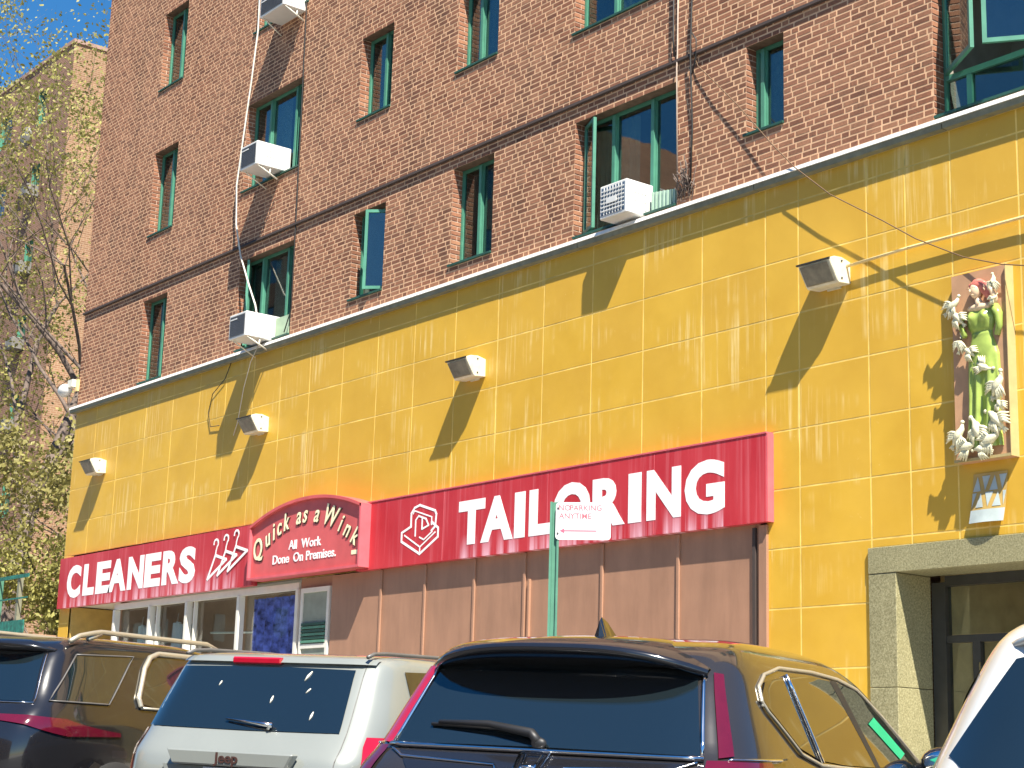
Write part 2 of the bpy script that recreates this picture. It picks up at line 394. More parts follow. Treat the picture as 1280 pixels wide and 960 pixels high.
# ------------------------------------------------------------------ main building
X0, X1 = -30.35, -4.0
B = thing('brick_apartment_building', 'reddish brown brick apartment building above a yellow tiled shop front', 'building', (0, 0, 0))
ZC = 7.44                                            # foot of the brick wall
CH = .0675                                           # course height
def zs(z): return ZC + round((z - ZC) / CH) * CH
def win(xl, xr, z0, z1, mull, **kw): return dict(x=(xl, xr), z=(zs(z0), zs(z1)), mull=mull, **kw)
ST = 2.81
WINS = [
    win(-27.82, -26.89, 7.50, 9.07, [-27.25]), win(-27.82, -26.89, 10.28, 11.88, [-27.3]), win(-27.82, -26.89, 13.1, 14.69, [-27.3]), win(-27.82, -26.89, 15.9, 17.5, [-27.3]),
    win(-24.30, -22.57, 7.48, 9.04, [-23.75, -22.95], room='a', open_left=1, left=-23.98), win(-24.38, -22.57, 10.28, 11.86, [-23.8, -22.98], room='a'), win(-24.30, -22.57, 13.1, 14.69, [-23.75, -22.98]),
    win(-20.88, -20.02, 7.72, 9.07, [], pivot=1), win(-20.88, -20.02, 10.52, 11.90, [-20.38]), win(-20.88, -20.02, 13.33, 14.70, [-20.4]),
    win(-18.36, -17.43, 7.70, 9.10, [-17.9]), win(-18.36, -17.43, 10.53, 11.91, [-17.99]), win(-18.36, -17.43, 13.34, 14.70, [-17.95]),
    win(-15.74, -13.87, 7.48, 9.06, [-15.15, -14.44], room='c', open_left=1, left=-15.34), win(-15.80, -13.87, 10.28, 11.86, [-15.15, -14.6], room='c'),
    win(-12.75, -12.18, 8.05, 9.12, [-12.62]), win(-12.75, -12.18, 10.85, 11.92, [-12.6]),
    win(-10.15, -7.6, 7.53, 9.12, [], big=1), win(-10.15, -7.6, 10.32, 11.9, [-9.4, -8.4]),
]
for X in (-27.82, -24.35, -20.88, -18.36, -15.76, -10.15):
    pass
ZTOP = 17.6
def wall_holes(mb, x0, x1, z0, z1, holes, y):
    xs = sorted({x0, x1} | {h[0] for h in holes} | {h[1] for h in holes}); zz = sorted({z0, z1} | {h[2] for h in holes} | {h[3] for h in holes})
    xs = [x for x in xs if x0 <= x <= x1]; zz = [z for z in zz if z0 <= z <= z1]
    for i in range(len(xs) - 1):
        for j in range(len(zz) - 1):
            cx, cz = (xs[i] + xs[i + 1]) / 2, (zz[j] + zz[j + 1]) / 2
            if any(h[0] < cx < h[1] and h[2] < cz < h[3] for h in holes): continue
            mb.quad((xs[i], y, zz[j]), (xs[i + 1], y, zz[j]), (xs[i + 1], y, zz[j + 1]), (xs[i], y, zz[j + 1]))
RV = .165
holes = [(w['x'][0], w['x'][1], w['z'][0], w['z'][1]) for w in WINS]
mb = MB(); wall_holes(mb, X0, X1, ZC - .04, ZTOP, holes, 0.0)
mb.quad((X0, 0, ZC - .04), (X0, 0, ZTOP), (X0, 12, ZTOP), (X0, 12, ZC - .04))
mb.build('mortar_wall', 'mortar', B)
REV = {}
for (a, b, c, d) in holes:
    mb = REV[(a, c)] = MB()
    mb.quad((a, 0, c), (a, 0, d), (a, RV + .08, d), (a, RV + .08, c)); mb.quad((b, 0, c), (b, 0, d), (b, RV + .08, d), (b, RV + .08, c))
    mb.quad((a, 0, c), (b, 0, c), (b, RV + .08, c), (a, RV + .08, c))
M['lintel'] = simple('shaded_head', (.13, .085, .055), .9, var=.3, vs=12); M['reveal'] = simple('sunlit_reveal', (.50, .36, .27), .95, var=.3, vs=20)  # window heads coloured dark for shade, reveals paled for the sunlit jamb
# upper storeys, above the picture
M['brickplain'] = far_brick('brick_upper_storeys', (.29, .125, .088), (.38, .18, .13), (.60, .44, .34))
mb = MB(); mb.box(X0, X1, 0.004, 12, ZTOP, 29); mb.build('upper_wall', 'brickplain', B)
mb = MB(); mb.box(X0 - .03, X1, -.03, 12, 29, 29.5); mb.build('parapet', 'kerb', B)
mb = MB(); mb.quad((X0, .3, 0), (X0, 12, 0), (X0, 12, 7.4), (X0, .3, 7.4)); mb.quad((X0, 12, 0), (X1, 12, 0), (X1, 12, 17.6), (X0, 12, 17.6)); mb.quad((X1, -.2, 0), (X1, 12, 0), (X1, 12, 17.6), (X1, -.2, 17.6)); mb.build('rear_wall', 'farbrick_sun_tone', B)
# bricks
bricks = []
J = .0135; PR = .0020
nrow = int((ZTOP - ZC) / CH)
for r in range(nrow):
    z0 = ZC + r * CH; z1 = z0 + CH - J; zm = (z0 + z1) / 2
    x = X0 + (.0 if r % 2 else -.273) - (.109 if (r // 2) % 3 == 1 else 0)
    i = 0
    cuts = [(h[0], h[1]) for h in holes if h[2] < zm < h[3]]
    while x < X1:
        L = (.205 if (i % 3 != 2) else .098) + rng.uniform(-.005, .005)
        i += 1
        a, b = max(x, X0), min(x + L, X1); x += L + J
        if b - a < .02: continue
        segs = [(a, b)]
        for (ca, cb) in cuts:
            n2 = []
            for (p, q) in segs:
                if q <= ca or p >= cb: n2.append((p, q)); continue
                if p < ca: n2.append((p, ca))
                if q > cb: n2.append((cb, q))
            segs = n2
        for (p, q) in segs:
            if q - p > .02: bricks.append((p, q, z0, z1))
vis = [b for b in bricks if seen((b[0], 0, b[2]), 260)]
inframe = sorted([b for b in vis if seen((b[0], 0, b[2]), 5) and px((b[0], 0, b[2]))[1] > 0 and b[1] - b[0] > .19 and b[0] < -8.9], key=lambda b: -b[0])[:300]
near = set(inframe)
mb = MB()
def brickgeo(mb, p, q, z0, z1, front, back=.01):
    e = .004
    mb.add([(p, back, z0), (q, back, z0), (q, back, z1), (p, back, z1), (p + e, front, z0 + e), (q - e, front, z0 + e), (q - e, front, z1 - e), (p + e, front, z1 - e)],
           [(4, 5, 6, 7), (0, 1, 5, 4), (1, 2, 6, 5), (2, 3, 7, 6), (3, 0, 4, 7)])
for bk in vis:
    if bk in near: continue
    brickgeo(mb, *bk, -PR - rng.uniform(-.0006, .0012))
# bricks lining the window jambs and heads
for (a, b, c, d) in holes:
    if not seen((a, 0, c), 260) and not seen((b, 0, d), 260): continue
    r = 0; z = c
    while z < d - .02:
        z1 = z + CH - J
        parts = [(0.0, RV)] if r % 2 else [(0.0, .095), (.105, RV)]
        for (y0, y1) in parts:
            mb.add([(a, y0, z), (a, y1, z), (a, y1, z1), (a, y0, z1), (a + .007, y0 + .003, z + .003), (a + .007, y1 - .003, z + .003), (a + .007, y1 - .003, z1 - .003), (a + .007, y0 + .003, z1 - .003)],
                   [(4, 5, 6, 7), (0, 1, 5, 4), (1, 2, 6, 5), (2, 3, 7, 6), (3, 0, 4, 7)])
            mb.add([(b, y0, z), (b, y1, z), (b, y1, z1), (b, y0, z1), (b - .007, y0 + .003, z + .003), (b - .007, y1 - .003, z + .003), (b - .007, y1 - .003, z1 - .003), (b - .007, y0 + .003, z1 - .003)],
                   [(4, 5, 6, 7), (0, 1, 5, 4), (1, 2, 6, 5), (2, 3, 7, 6), (3, 0, 4, 7)])
        z += CH; r += 1
field = mb.build('brickwork', 'brick', B); field['kind'] = 'stuff'
proto = None
for (p, q, z0, z1) in inframe:
    if proto is None:
        t = MB(); brickgeo(t, 0, .205, 0, CH - J, -PR, .01); proto = t.build('brick', 'brick', B, loc=(p, 0, z0)); o = proto
    else:
        o = proto.copy(); COL.objects.link(o); o.parent = B; o.location = (p, rng.uniform(-.0008, .0006), z0)
    o.scale = ((q - p) / .205, 1, 1)

# projecting belt flashing
mb = MB(); x = X0
for (a, b) in ((X0 - .02, -24.6), (-24.6, -18.9), (-18.9, -13.3), (-13.3, X1)):
    t = MB(); t.prism([(-.046, 9.285), (-.043, 9.322), (.0, 9.335), (.0, 9.28)], 'x', a + .003, b); t.build('belt_flashing', 'flash', B)
# ---- windows
def window(w, idx):
    a, b = w['x']; c, d = w['z']; fw = .030; yf = RV - .01; yb = RV + .05
    f = MB(); f.box(a + .008, a + fw + .008, yf, yb, c, d); f.box(b - fw - .008, b - .008, yf, yb, c, d); f.box(a + fw + .009, b - fw - .009, yf, yb, d - fw, d - .002); f.box(a + fw + .009, b - fw - .009, yf, yb, c + .035, c + .035 + fw)
    W_ = f.build('window', 'green', B)
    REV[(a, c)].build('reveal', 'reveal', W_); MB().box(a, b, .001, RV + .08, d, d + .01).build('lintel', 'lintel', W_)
    s = MB(); s.prism([(-.028, c + .004), (-.028, c + .030), (RV + .02, c + .036), (RV + .02, c + .004)], 'x', a - .035 if c > 7.6 else a + .01, b + .0 if c > 7.6 else b - .01); s.build('sill', 'darkgreen', W_)
    lo, hi = c + .035 + fw, d - fw
    rm = MB()
    x0_, x1_, y0_, y1_ = a + .02, b - .02, yb + .03, 1.3
    rm.quad((x0_, y1_, c), (x1_, y1_, c), (x1_, y1_, d), (x0_, y1_, d)); rm.quad((x0_, y0_, c), (x0_, y1_, c), (x0_, y1_, d), (x0_, y0_, d)); rm.quad((x1_, y0_, c), (x1_, y1_, c), (x1_, y1_, d), (x1_, y0_, d))
    rm.quad((x0_, y0_, c), (x1_, y0_, c), (x1_, y1_, c), (x0_, y1_, c)); rm.quad((x0_, y0_, d), (x1_, y0_, d), (x1_, y1_, d), (x0_, y1_, d))
    rm.build('room', 'room', W_)
    def swung(hx, hy, ex, ey, z0_, z1_, nm='casement_sash'):
        L_ = math.hypot(ex - hx, ey - hy); ux, uy = (ex - hx) / L_, (ey - hy) / L_; q = .045
        def P(u, yy, z): return (hx + ux * u - uy * yy, hy + uy * u + ux * yy, z)
        def bx(m_, u0, u1, y0, y1, za, zb): m_.add([P(u0, y0, za), P(u1, y0, za), P(u1, y1, za), P(u0, y1, za), P(u0, y0, zb), P(u1, y0, zb), P(u1, y1, zb), P(u0, y1, zb)], [(0, 3, 2, 1), (4, 5, 6, 7), (0, 1, 5, 4), (1, 2, 6, 5), (2, 3, 7, 6), (3, 0, 4, 7)])
        t = MB(); g_ = MB()
        bx(t, 0, q, -.02, .02, z0_, z1_); bx(t, L_ - q, L_, -.02, .02, z0_, z1_); bx(t, q, L_ - q, -.02, .02, z0_, z0_ + q); bx(t, q, L_ - q, -.02, .02, z1_ - q, z1_); bx(g_, q, L_ - q, -.004, .004, z0_ + q, z1_ - q)
        so_ = t.build(nm, 'green', W_); g_.build('pane', 'glass', W_)
    if w.get('big'):
        zt = 7.97                                     # transom between fixed lower lights and open casements
        t = MB(); t.box(a + fw + .01, b - fw - .01, yf - .012, yb - .01, zt - .03, zt + .03)
        t.build('transom', 'green', W_)
        for xm in (-9.83, -8.9): MB().box(xm - .03, xm + .03, yf - .01, yb - .012, lo, zt - .031).build('mullion', 'green', W_)
        MB().box(-8.93, -8.86, yf - .01, yb - .012, zt + .031, hi).build('mullion', 'green', W_)
        xs = [a + fw, -9.83, -8.9, b - fw]
        for p, q in zip(xs, xs[1:]): MB().box(p + .031, q - .031, yf + .02, yf + .028, lo, zt - .031).build('pane', 'glass', W_)
        for q_ in ((-10.10, RV - .02, -9.50, -.24), (-8.85, RV - .02, -9.38, -.24), (-8.80, RV - .02, -8.2, -.2)): swung(*q_, zt + .035, hi - .01)
        return
    if w.get('pivot'):
        swung(-20.14, RV - .02, -20.39, -.10, lo + .01, hi - .03)
        MB().box(-20.13, -20.07, yf, yb - .01, lo, hi).build('mullion', 'green', W_); MB().box(-20.06, b - fw - .01, yf + .02, yf + .026, lo, hi).build('pane', 'glass', W_)
        return
    ms = w['mull']; xs = [a + fw + .008] + list(ms) + [b - fw - .008]
    for m_ in ms: MB().box(m_ - .026, m_ + .026, yf - .03, yb - .01, lo, hi).build('mullion', 'green', W_)
    for k_, (p, q) in enumerate(zip(xs, xs[1:])):
        p2 = p + (.026 if k_ else 0); q2 = q - (.026 if k_ < len(xs) - 2 else 0)
        s = MB(); fr = .014
        s.box(p2, p2 + fr, yf + .006, yb - .012, lo, hi); s.box(q2 - fr, q2, yf + .006, yb - .012, lo, hi); s.box(p2 + fr, q2 - fr, yf + .006, yb - .012, lo, lo + fr); s.box(p2 + fr, q2 - fr, yf + .006, yb - .012, hi - fr, hi)
        s.build('sash', 'green', W_)
        MB().box(p2 + fr, q2 - fr, yf + .026, yf + .032, lo + fr, hi - fr).build('pane', 'glass', W_)
    if idx % 3 == 1 or w.get('room') or b - a < 1:
        cw = (b - a) * (rng.uniform(.35, .7) if b - a > 1 else rng.uniform(.5, .85))
        cu = MB(); xa = a + .06 if idx % 2 else b - .06 - cw; n = 26
        cu.grid(lambda u, v: (xa + cw * u, yb + (.12 if b - a > 1 else .06) + .02 * sin(u * 46), lo + (hi - lo) * v), n, 2); cu.build('curtain', 'curtain', W_)
    if w.get('open_left'): swung(w['x'][0] + .05, RV - .03, w['left'], -.02, lo + .005, hi - .005)
for i, w in enumerate(WINS):
    if seen((w['x'][0], 0, w['z'][0]), 300) or seen((w['x'][1], 0, w['z'][0]), 300): window(w, i)

# ---- coping between brick and yellow tiles
cx = X0 - .12; n = 0
joints = [X0 - .12, -28.2, -24.1, -21.3, -18.3, -15.55, -12.55, -10.0, -7.2, X1]
for a, b in zip(joints, joints[1:]):
    t = MB(); t.prism([(-.112, 7.408), (-.098, 7.455), (.02, 7.475), (.02, 7.408)], 'x', a + .004, b - .004); c_ = t.build('coping_section', 'coping', B)
    t = MB(); t.prism([(-.088, 7.345), (-.098, 7.406), (.0, 7.406), (.0, 7.345)], 'x', a + .006, b - .006); t.build('drip_band', 'coping_low', c_)

# ---- yellow tiles
mb = MB(); SIGN_L, SIGN_R = -30.05, -12.43
wall_holes(mb, X0, X1, 0, 7.42, [(-29.92, SIGN_R, 0, 3.66), (-11.05, -7.2, 0, 3.26)], .0)
mb.quad((X0, .004, 0), (X0, .3, 0), (X0, .3, 7.42), (X0, .004, 7.42)); mb.build('grout_backing', 'grout', B)
cols = [X0, -29.42, -28.42, -27.36, -26.35, -25.39, -24.49, -23.6, -22.74, -21.88, -20.96, -20.04, -19.12, -18.16, -17.22, -16.28, -15.34, -14.42, -13.44, -12.46, -11.98, -11.04, -10.54, -9.98, -9.2, -8.26, -7.3, -6.3, -5.2, X1]
rows = [7.345] + [7.10 - .625 * k_ for k_ in range(12)]
tp = None
def add_tile(a, b, c, d):
    t = MB(); jt = .0095
    t.box(a + jt, b - jt, -.0012 - rng.uniform(0, .0016), .006, c + jt, d - jt)
    o = t.build('tile', 'tile', B, origin=(a, 0, c), loc=(a, 0, c), bevel=.0008)
for a, b in zip(cols, cols[1:]):
    for r_, (d, c) in enumerate(zip(rows, rows[1:])):
        if c < .1: c = max(c, zg(a) + .1)
        if d <= c: continue
        zb = 4.60
        if a >= -29.95 and b <= SIGN_R + .05 and c < 4.55:
            if d > 4.62: pass
            continue
        if a < -29.95 and c < 4.5:
            add_tile(a, -29.92, c, d); continue
        if a > -11.1 and b <= -7.2:
            if d <= 3.3: continue
            c = max(c, 3.262)
        if a < -11.04 < b - .1: b = -11.05
        add_tile(a, b, c, d)
# sliver under/behind the sign boards
mb = MB(); mb.box(SIGN_L, SIGN_R, .0, .02, 3.66, 4.6); mb.build('sign_backing', 'grout', B)

# ---- brown panelled wall under the sign, right part
def zb(x): return zg(x) + .1
bat = [-20.96, -19.68, -18.64, -17.55, -16.52, -15.07, -13.79, -12.55]
for a, b in zip(bat, bat[1:]):
    t = MB(); t.box(a + .002, b - .002, .004, .03, zb(a), 3.64); t.build('panel', 'brown', B)
for a in bat[1:-1]:
    t = MB(); t.box(a - .022, a + .022, -.022, .003, zb(a), 3.63); t.build('batten', 'brown', B, bevel=.004)
t = MB(); t.box(-16.43, -16.40, -.03, .003, 1, 3.3); t.build('batten', 'brown', B)
t = MB(); t.box(-12.545, -12.43, -.035, .03, 0, 3.62); t.build('panel_edge', 'brown', B, bevel=.004)
t = MB(); t.box(-12.64, -12.60, -.03, .003, 0, 3.6); t.build('batten', 'flash', B)

# ---- storefront, left part
def zst(x): return zg(x) + .13
posts = [-28.05, -26.70, -25.38, -23.67, -21.92]
F = MB(); F.box(-28.08, -21.90, .02, .10, 3.50, 3.60); Fo = F.build('shop_window', 'frame', B)
for p in posts: MB().box(p - .036, p + .036, .0, .11, zst(p), 3.499).build('mullion', 'frame', Fo)
for p in posts[1:3]: MB().box(p + .16, p + .20, .06, .12, zst(p), 3.499).build('mullion', 'frame', Fo)
for a, b in zip(posts, posts[1:]): MB().box(a + .052, b - .052, .14, .148, zst(a) + .4, 3.52).build('pane', 'shopglass', Fo)
I = MB(); I.box(-29.9, -21.9, .95, 1.0, .4, 3.7); I.box(-28.12, -28.06, .15, 1.9, .4, 3.7); I.box(-21.9, -21.84, .15, 1.9, .4, 3.7); I.build('shop_interior', 'wood', B)
I = MB(); I.box(-29.9, -21.9, .12, 2.0, 3.66, 3.72); I.build('shop_ceiling', 'offwhite', B)
# recessed entry left of the shop windows
E_ = MB(); E_.box(-29.92, -29.86, .03, 1.4, .4, 3.64); E_.build('entry_reveal', 'yelside', B)
E_ = MB(); E_.box(-29.86, -28.72, 1.2, 1.26, .4, 3.6); E_.build('entry_back_wall', 'yelside', B)
E_ = MB(); E_.box(-28.70, -28.12, 1.16, 1.22, .4, 3.5); E_.build('entry_door', 'carblack', B)
# hanging rail, garments and drape in the window
t = thing('clothes_rail', 'pale horizontal rail inside the cleaners window', 'rail', (-24.4, .9, 2.9)); MB().tube([(-25.3, .45, 3.02), (-21.95, .60, 2.92)], .018, 6).build('rail', 'offwhite', t, (-24.4, .9, 2.9)); MB().tube([(-25.9, .4, 3.1), (-25.9, .4, 3.45)], .012, 5).build('hook', 'offwhite', t, (-24.4, .9, 2.9))
t = MB(); t.grid(lambda u, v: (-23.5 + 1.45 * u, .20 + .03 * sin(u * 38), 1.6 + 1.85 * v), 50, 2); tag(t.build('window_drape', 'bluecloth'), 'blue printed drape hanging in the shop window right of the cream post', 'drape')
for i, (x, w_, m_) in enumerate(((-27.6, .30, 'white'), (-27.15, .34, 'offwhite'), (-26.3, .36, 'white'), (-25.95, .28, 'darkgreen'))):
    g_ = MB()
    g_.grid(lambda u, v: (x + (u - .5) * w_ * (1.25 - .45 * v ** 2), .35 + .05 * sin(u * 20), 2.40 + .85 * v - .12 * abs(u - .5)), 12, 5)
    g_.tube([(x, .35, 3.23), (x, .35, 3.35), (x + .03, .35, 3.38)], .006, 4)
    tag(g_.build('hanging_garment', m_), ['white shirt on a hanger, furthest left in the shop window', 'cream blouse on a hanger beside the leftmost white shirt', 'white shirt on a hanger in the second shop window pane', 'dark green garment on a hanger in the second shop window pane'][i], 'garment', 'garments hanging in the cleaners window')
# shop door with louvred blind right of the windows
D_ = MB(); dx0, dx1 = -21.80, -21.02
D_.box(dx0, dx0 + .06, -.0, .05, zst(-21.5), 3.50); D_.box(dx1 - .06, dx1, -.0, .05, zst(-21.5), 3.50); D_.box(dx0 + .06, dx1 - .06, .0, .05, 3.43, 3.50); D_.box(dx0 + .06, dx1 - .06, .0, .05, 2.62, 2.68)
Do = D_.build('shop_door', 'frame', B)
MB().box(dx0 + .06, dx1 - .06, .02, .03, 2.0, 3.43).build('blind', simple('grey_green_blind', (.25, .28, .22), .6), Do)
for i in range(6): MB().box(dx0 + .07, dx1 - .07, -.012, .018, 2.70 + i * .05, 2.735 + i * .05).build('slat', 'darkgreen' if i % 2 else 'polegreen', Do)
MB().box(-21.88, -20.97, .05, .2, zst(-21.5), 3.66).build('door_surround', 'brown', B)

# ---- granite entrance
GX = -11.07
MB().box(GX, -9.2, -.035, .5, 3.005, 3.26).build('lintel_stone', 'granite', B, bevel=.004); MB().box(-9.195, -7.2, -.035, .5, 3.005, 3.26).build('lintel_stone', 'granite', B, bevel=.004)
for (a, b) in ((zb(-10), 1.898), (1.904, 3.0)):
    MB().box(GX, -10.73, -.03, .5, a, b).build('pilaster_stone', 'granite', B, bevel=.004); MB().box(-7.54, -7.2, -.03, .5, a, b).build('pilaster_stone', 'granite', B, bevel=.004)
Dr = MB(); yd = .5
Dr.box(-10.72, -10.56, yd, yd + .1, zb(-10), 2.94); Dr.box(-10.56, -7.56, yd, yd + .1, 2.90, 3.0); Dr.box(-10.56, -7.56, yd + .01, yd + .08, 2.35, 2.42); Dr.box(-10.26, -10.17, yd + .012, yd + .08, zb(-10), 2.35); Dr.box(-9.2, -9.1, yd + .01, yd + .08, zb(-10), 2.9)
Dro = Dr.build('entrance_door', 'bronze', B)
for (a, b, c, d) in ((-10.55, -9.22, 2.43, 2.89), (-10.55, -10.27, .4, 2.34), (-10.16, -9.22, .4, 2.34), (-9.08, -7.6, .4, 2.88)): MB().box(a, b, yd + .04, yd + .046, c, d).build('pane', 'shopglass', Dro)
MB().tube([(-10.14, yd - .04, 1.1), (-10.14, yd - .04, 2.15)], .014, 6).build('handle', 'chrome', Dro)
L_ = MB(); L_.quad((-10.7, 3.4, 0), (-7.2, 3.4, 0), (-7.2, 3.4, 3.2), (-10.7, 3.4, 3.2)); L_.quad((-10.7, .62, 0), (-10.7, 3.4, 0), (-10.7, 3.4, 3.2), (-10.7, .62, 3.2)); L_.quad((-7.2, .62, 0), (-7.2, 3.4, 0), (-7.2, 3.4, 3.2), (-7.2, .62, 3.2)); L_.quad((-10.7, .62, 3.1), (-7.2, .62, 3.1), (-7.2, 3.4, 3.1), (-10.7, 3.4, 3.1)); L_.build('lobby_wall', 'lobby', B)
MB().box(-10.6, -9.7, 2.6, 2.7, 1.6, 2.62).build('lobby_panel', 'orangewall', B)

# ------------------------------------------------------------------ signs
sgc = thing('shop_sign', 'long red sign board reading CLEANERS with three white hangers', 'sign', (-26.7, -.1, 4.1))
o_ = sgc.location
MB().prism([(-30.27, 3.62), (-23.1, 3.62), (-23.1, 4.565), (-30.27, 4.545)], 'y', -.1, .002).build('board', 'sign', sgc, o_)
for ch, (a, b) in zip('CLEANERS', [(-29.9, -29.32), (-29.20, -28.74), (-28.66, -28.09), (-28.16, -27.46), (-27.4, -26.81), (-26.76, -26.18), (-26.11, -25.52), (-25.51, -24.96)]):
    fit_letter(ch, a, b, 3.80 if ch not in 'CS' else 3.785, 4.37 if ch not in 'CS' else 4.385, -.1, 'letter', sgc)
for k_ in range(3):
    dx = k_ * .33; dz = k_ * .045
    h = MB(); cx_, cz_ = -24.30 + dx, 4.22 + dz
    hook = [(cx_ - .07, cz_ + .13)] + [(cx_ + .07 * cos(t_), cz_ + .14 + .065 * sin(t_)) for t_ in [pi - i * pi * 1.3 / 8 for i in range(9)]] + [(cx_ + .01, cz_ + .02), (cx_, cz_ - .04)]
    h.ribbon(hook, .032, -.1 - k_ * .004)
    h.ribbon([(cx_, cz_ - .05), (cx_ + .36, cz_ - .14), (cx_ - .22, cz_ - .42), (cx_, cz_ - .05)], .045, -.1 - k_ * .004)
    h.build('hanger_emblem', 'letter', sgc, o_)
sgt = thing('shop_sign', 'long red sign board reading TAILORING with a white sewing emblem', 'sign', (-16.2, -.1, 4.1)); o_ = sgt.location
MB().box(-20.2, -12.38, -.1, .002, 3.64, 4.58).build('board', 'sign', sgt, o_)
MB().box(-12.379, -12.35, -.098, .003, 3.64, 4.58).build('end_cap', 'pinkred', sgt, o_)
for nm_, a, b, z_ in (('top_trim', -20.0, -12.36, 4.582), ):
    MB().box(a, b, -.108, .0, z_, z_ + .018).build(nm_, 'pinkred', sgt, o_)
for xx in (-18.15, -16.0, -14.1): MB().box(xx - .004, xx + .004, -.1012, -.0995, 3.65, 4.57).build('seam', 'pinkred', sgt, o_)
for ch, (a, b) in zip('TAILORING', [(-17.81, -17.25), (-17.33, -16.67), (-16.64, -16.43), (-16.35, -15.92), (-15.88, -15.20), (-15.16, -14.59), (-14.53, -14.31), (-14.22, -13.66), (-13.60, -12.98)]):
    fit_letter(ch, a, b, 3.81 if ch not in 'OG' else 3.795, 4.385 if ch not in 'OG' else 4.40, -.1, 'letter', sgt)
em = MB()
def sp(*pp, w=.032): em.ribbon([(-19.10 + u * .84, 3.77 + v * .66) for u, v in pp], w, -.1)
sp((0, .48), (0, .30), (.52, 0), (1, .30), (1, .48), (.82, .62), (.82, .58)); sp((0, .48), (.25, .58), (.25, .85), (.34, .96), (.48, 1.0), (.90, .84), (.94, .76), (.92, .52), (.82, .44))
sp((.38, .38), (.38, .70), (.46, .78), (.66, .70), (.74, .56), (.56, .50), (.56, .72), w=.024); sp((.08, .42), (.52, .14), (.92, .40), w=.02); sp((.52, 0), (.52, .14), w=.02); sp((.50, .34), (.62, .28), (.84, .42), w=.02); sp((.30, .84), (.34, .90), (.82, .72), (.82, .56), w=.018)
em.build('sewing_emblem', 'letter', sgt, o_)
# arched centre sign box
sgw = thing('arched_sign', 'faded red arched sign box reading Quick as a Wink', 'sign', (-21.42, -.27, 4.1)); o_ = sgw.location
AL, AR, ZB = -22.96, -19.88, 3.67
def arch(x, lift=0): u = (x - AL) / (AR - AL) * 2 - 1; return 4.50 + .27 * (1 - abs(u) ** 2.1) + lift + .03 * (u + 1)
na = 28; ax = [AL + (AR - AL) * i / na for i in range(na + 1)]
out = [(AL, ZB), (AR, ZB)] + [(x, arch(x)) for x in ax[::-1]]
MB().prism(out, 'y', -.225, .0).build('sign_box', 'redsmooth', sgw, o_)
rim = MB(); w_ = .045
for i in range(na): rim.add([(ax[i], -.275, arch(ax[i])), (ax[i + 1], -.275, arch(ax[i + 1])), (ax[i + 1], -.275, arch(ax[i + 1]) - w_), (ax[i], -.275, arch(ax[i]) - w_), (ax[i], .0, arch(ax[i]) + .003), (ax[i + 1], .0, arch(ax[i + 1]) + .003), (ax[i + 1], -.226, arch(ax[i + 1]) - w_), (ax[i], -.226, arch(ax[i]) - w_)],
                                [(0, 1, 2, 3), (0, 4, 5, 1), (3, 2, 6, 7), (4, 7, 6, 5), (0, 3, 7, 4), (1, 5, 6, 2)])
rim.build('arch_trim', 'redsmooth', sgw, o_)
MB().box(AL, AL + .035, -.275, -.226, ZB + .035, arch(AL) - .05).build('side_trim', 'pinkred', sgw, o_)
MB().box(AR - .035, AR + .003, -.275, .0, ZB + .002, arch(AR) + .003).build('side_trim', 'pinkred', sgw, o_)
MB().box(AL, AR - .036, -.275, -.226, ZB, ZB + .034).build('bottom_trim', 'pinkred', sgw, o_)
# lettering along the arch
word = 'Quick as a Wink'; adv = {'Q': 1.5, 'u': 1.0, 'i': .62, 'c': .85, 'k': 1.0, ' ': .62, 'a': .95, 's': .8, 'W': 1.75, 'n': 1.0}
tot = sum(adv[c] for c in word); pos = 0; x_a, x_b = AL + .14, AR - .12
for c in word:
    u = (pos + adv[c] / 2) / tot; pos += adv[c]
    if c == ' ': continue
    xc = x_a + (x_b - x_a) * u; zc = 3.92 + .50 * (1 - abs(2 * u - 1) ** 2.0) + .02 * u
    if c == 'Q': zc -= .02
    dz_ = (-(4 * (2 * u - 1)) * .50) / (x_b - x_a) * .8; th = math.atan(dz_)
    sz = .43 if c in 'QW' else .37
    me = glyph(c, .012, .3)
    xs_ = [v.co.x for v in me.vertices]; c0 = (min(xs_) + max(xs_)) / 2
    for (b_, yy, mt, ox, oz, nm_) in ((.03, -.226, 'letterdark', .014, -.014, 'letter_dark'), (.010, -.234, 'lettercream', 0, 0, 'letter')):  # dark outline copy of each glyph behind the cream one
        me2 = glyph(c, b_, .3)
        mb = glyph_mb(me2, lambda x, yv, k: (xc + ox + (x - c0) * sz * .82 * cos(th) - yv * sz * sin(th), yy - .006 * k, zc + oz + (x - c0) * sz * .82 * sin(th) + yv * sz * cos(th)))
        mb.build(nm_, mt, sgw, o_); bpy.data.meshes.remove(me2)
    bpy.data.meshes.remove(me)
for txt, xc, zc, sz, sx in (('All', -21.73, 4.06, .19, 1.12), ('Work', -21.22, 4.06, .19, 1.12), ('Done', -22.05, 3.87, .19, 1.12), ('On', -21.56, 3.87, .19, 1.12), ('Premises.', -20.94, 3.87, .19, 1.12)):
    text_mb(txt, sz, lambda x, z, k: (xc + x, -.226 - k, zc + z), bold=.012, sx=sx).build('lettering', 'letter', sgw, o_)
MB().box(-20.14, -19.95, -.23, -.2262, 3.86, 3.92).build('lettering', 'lettercream', sgw, o_)

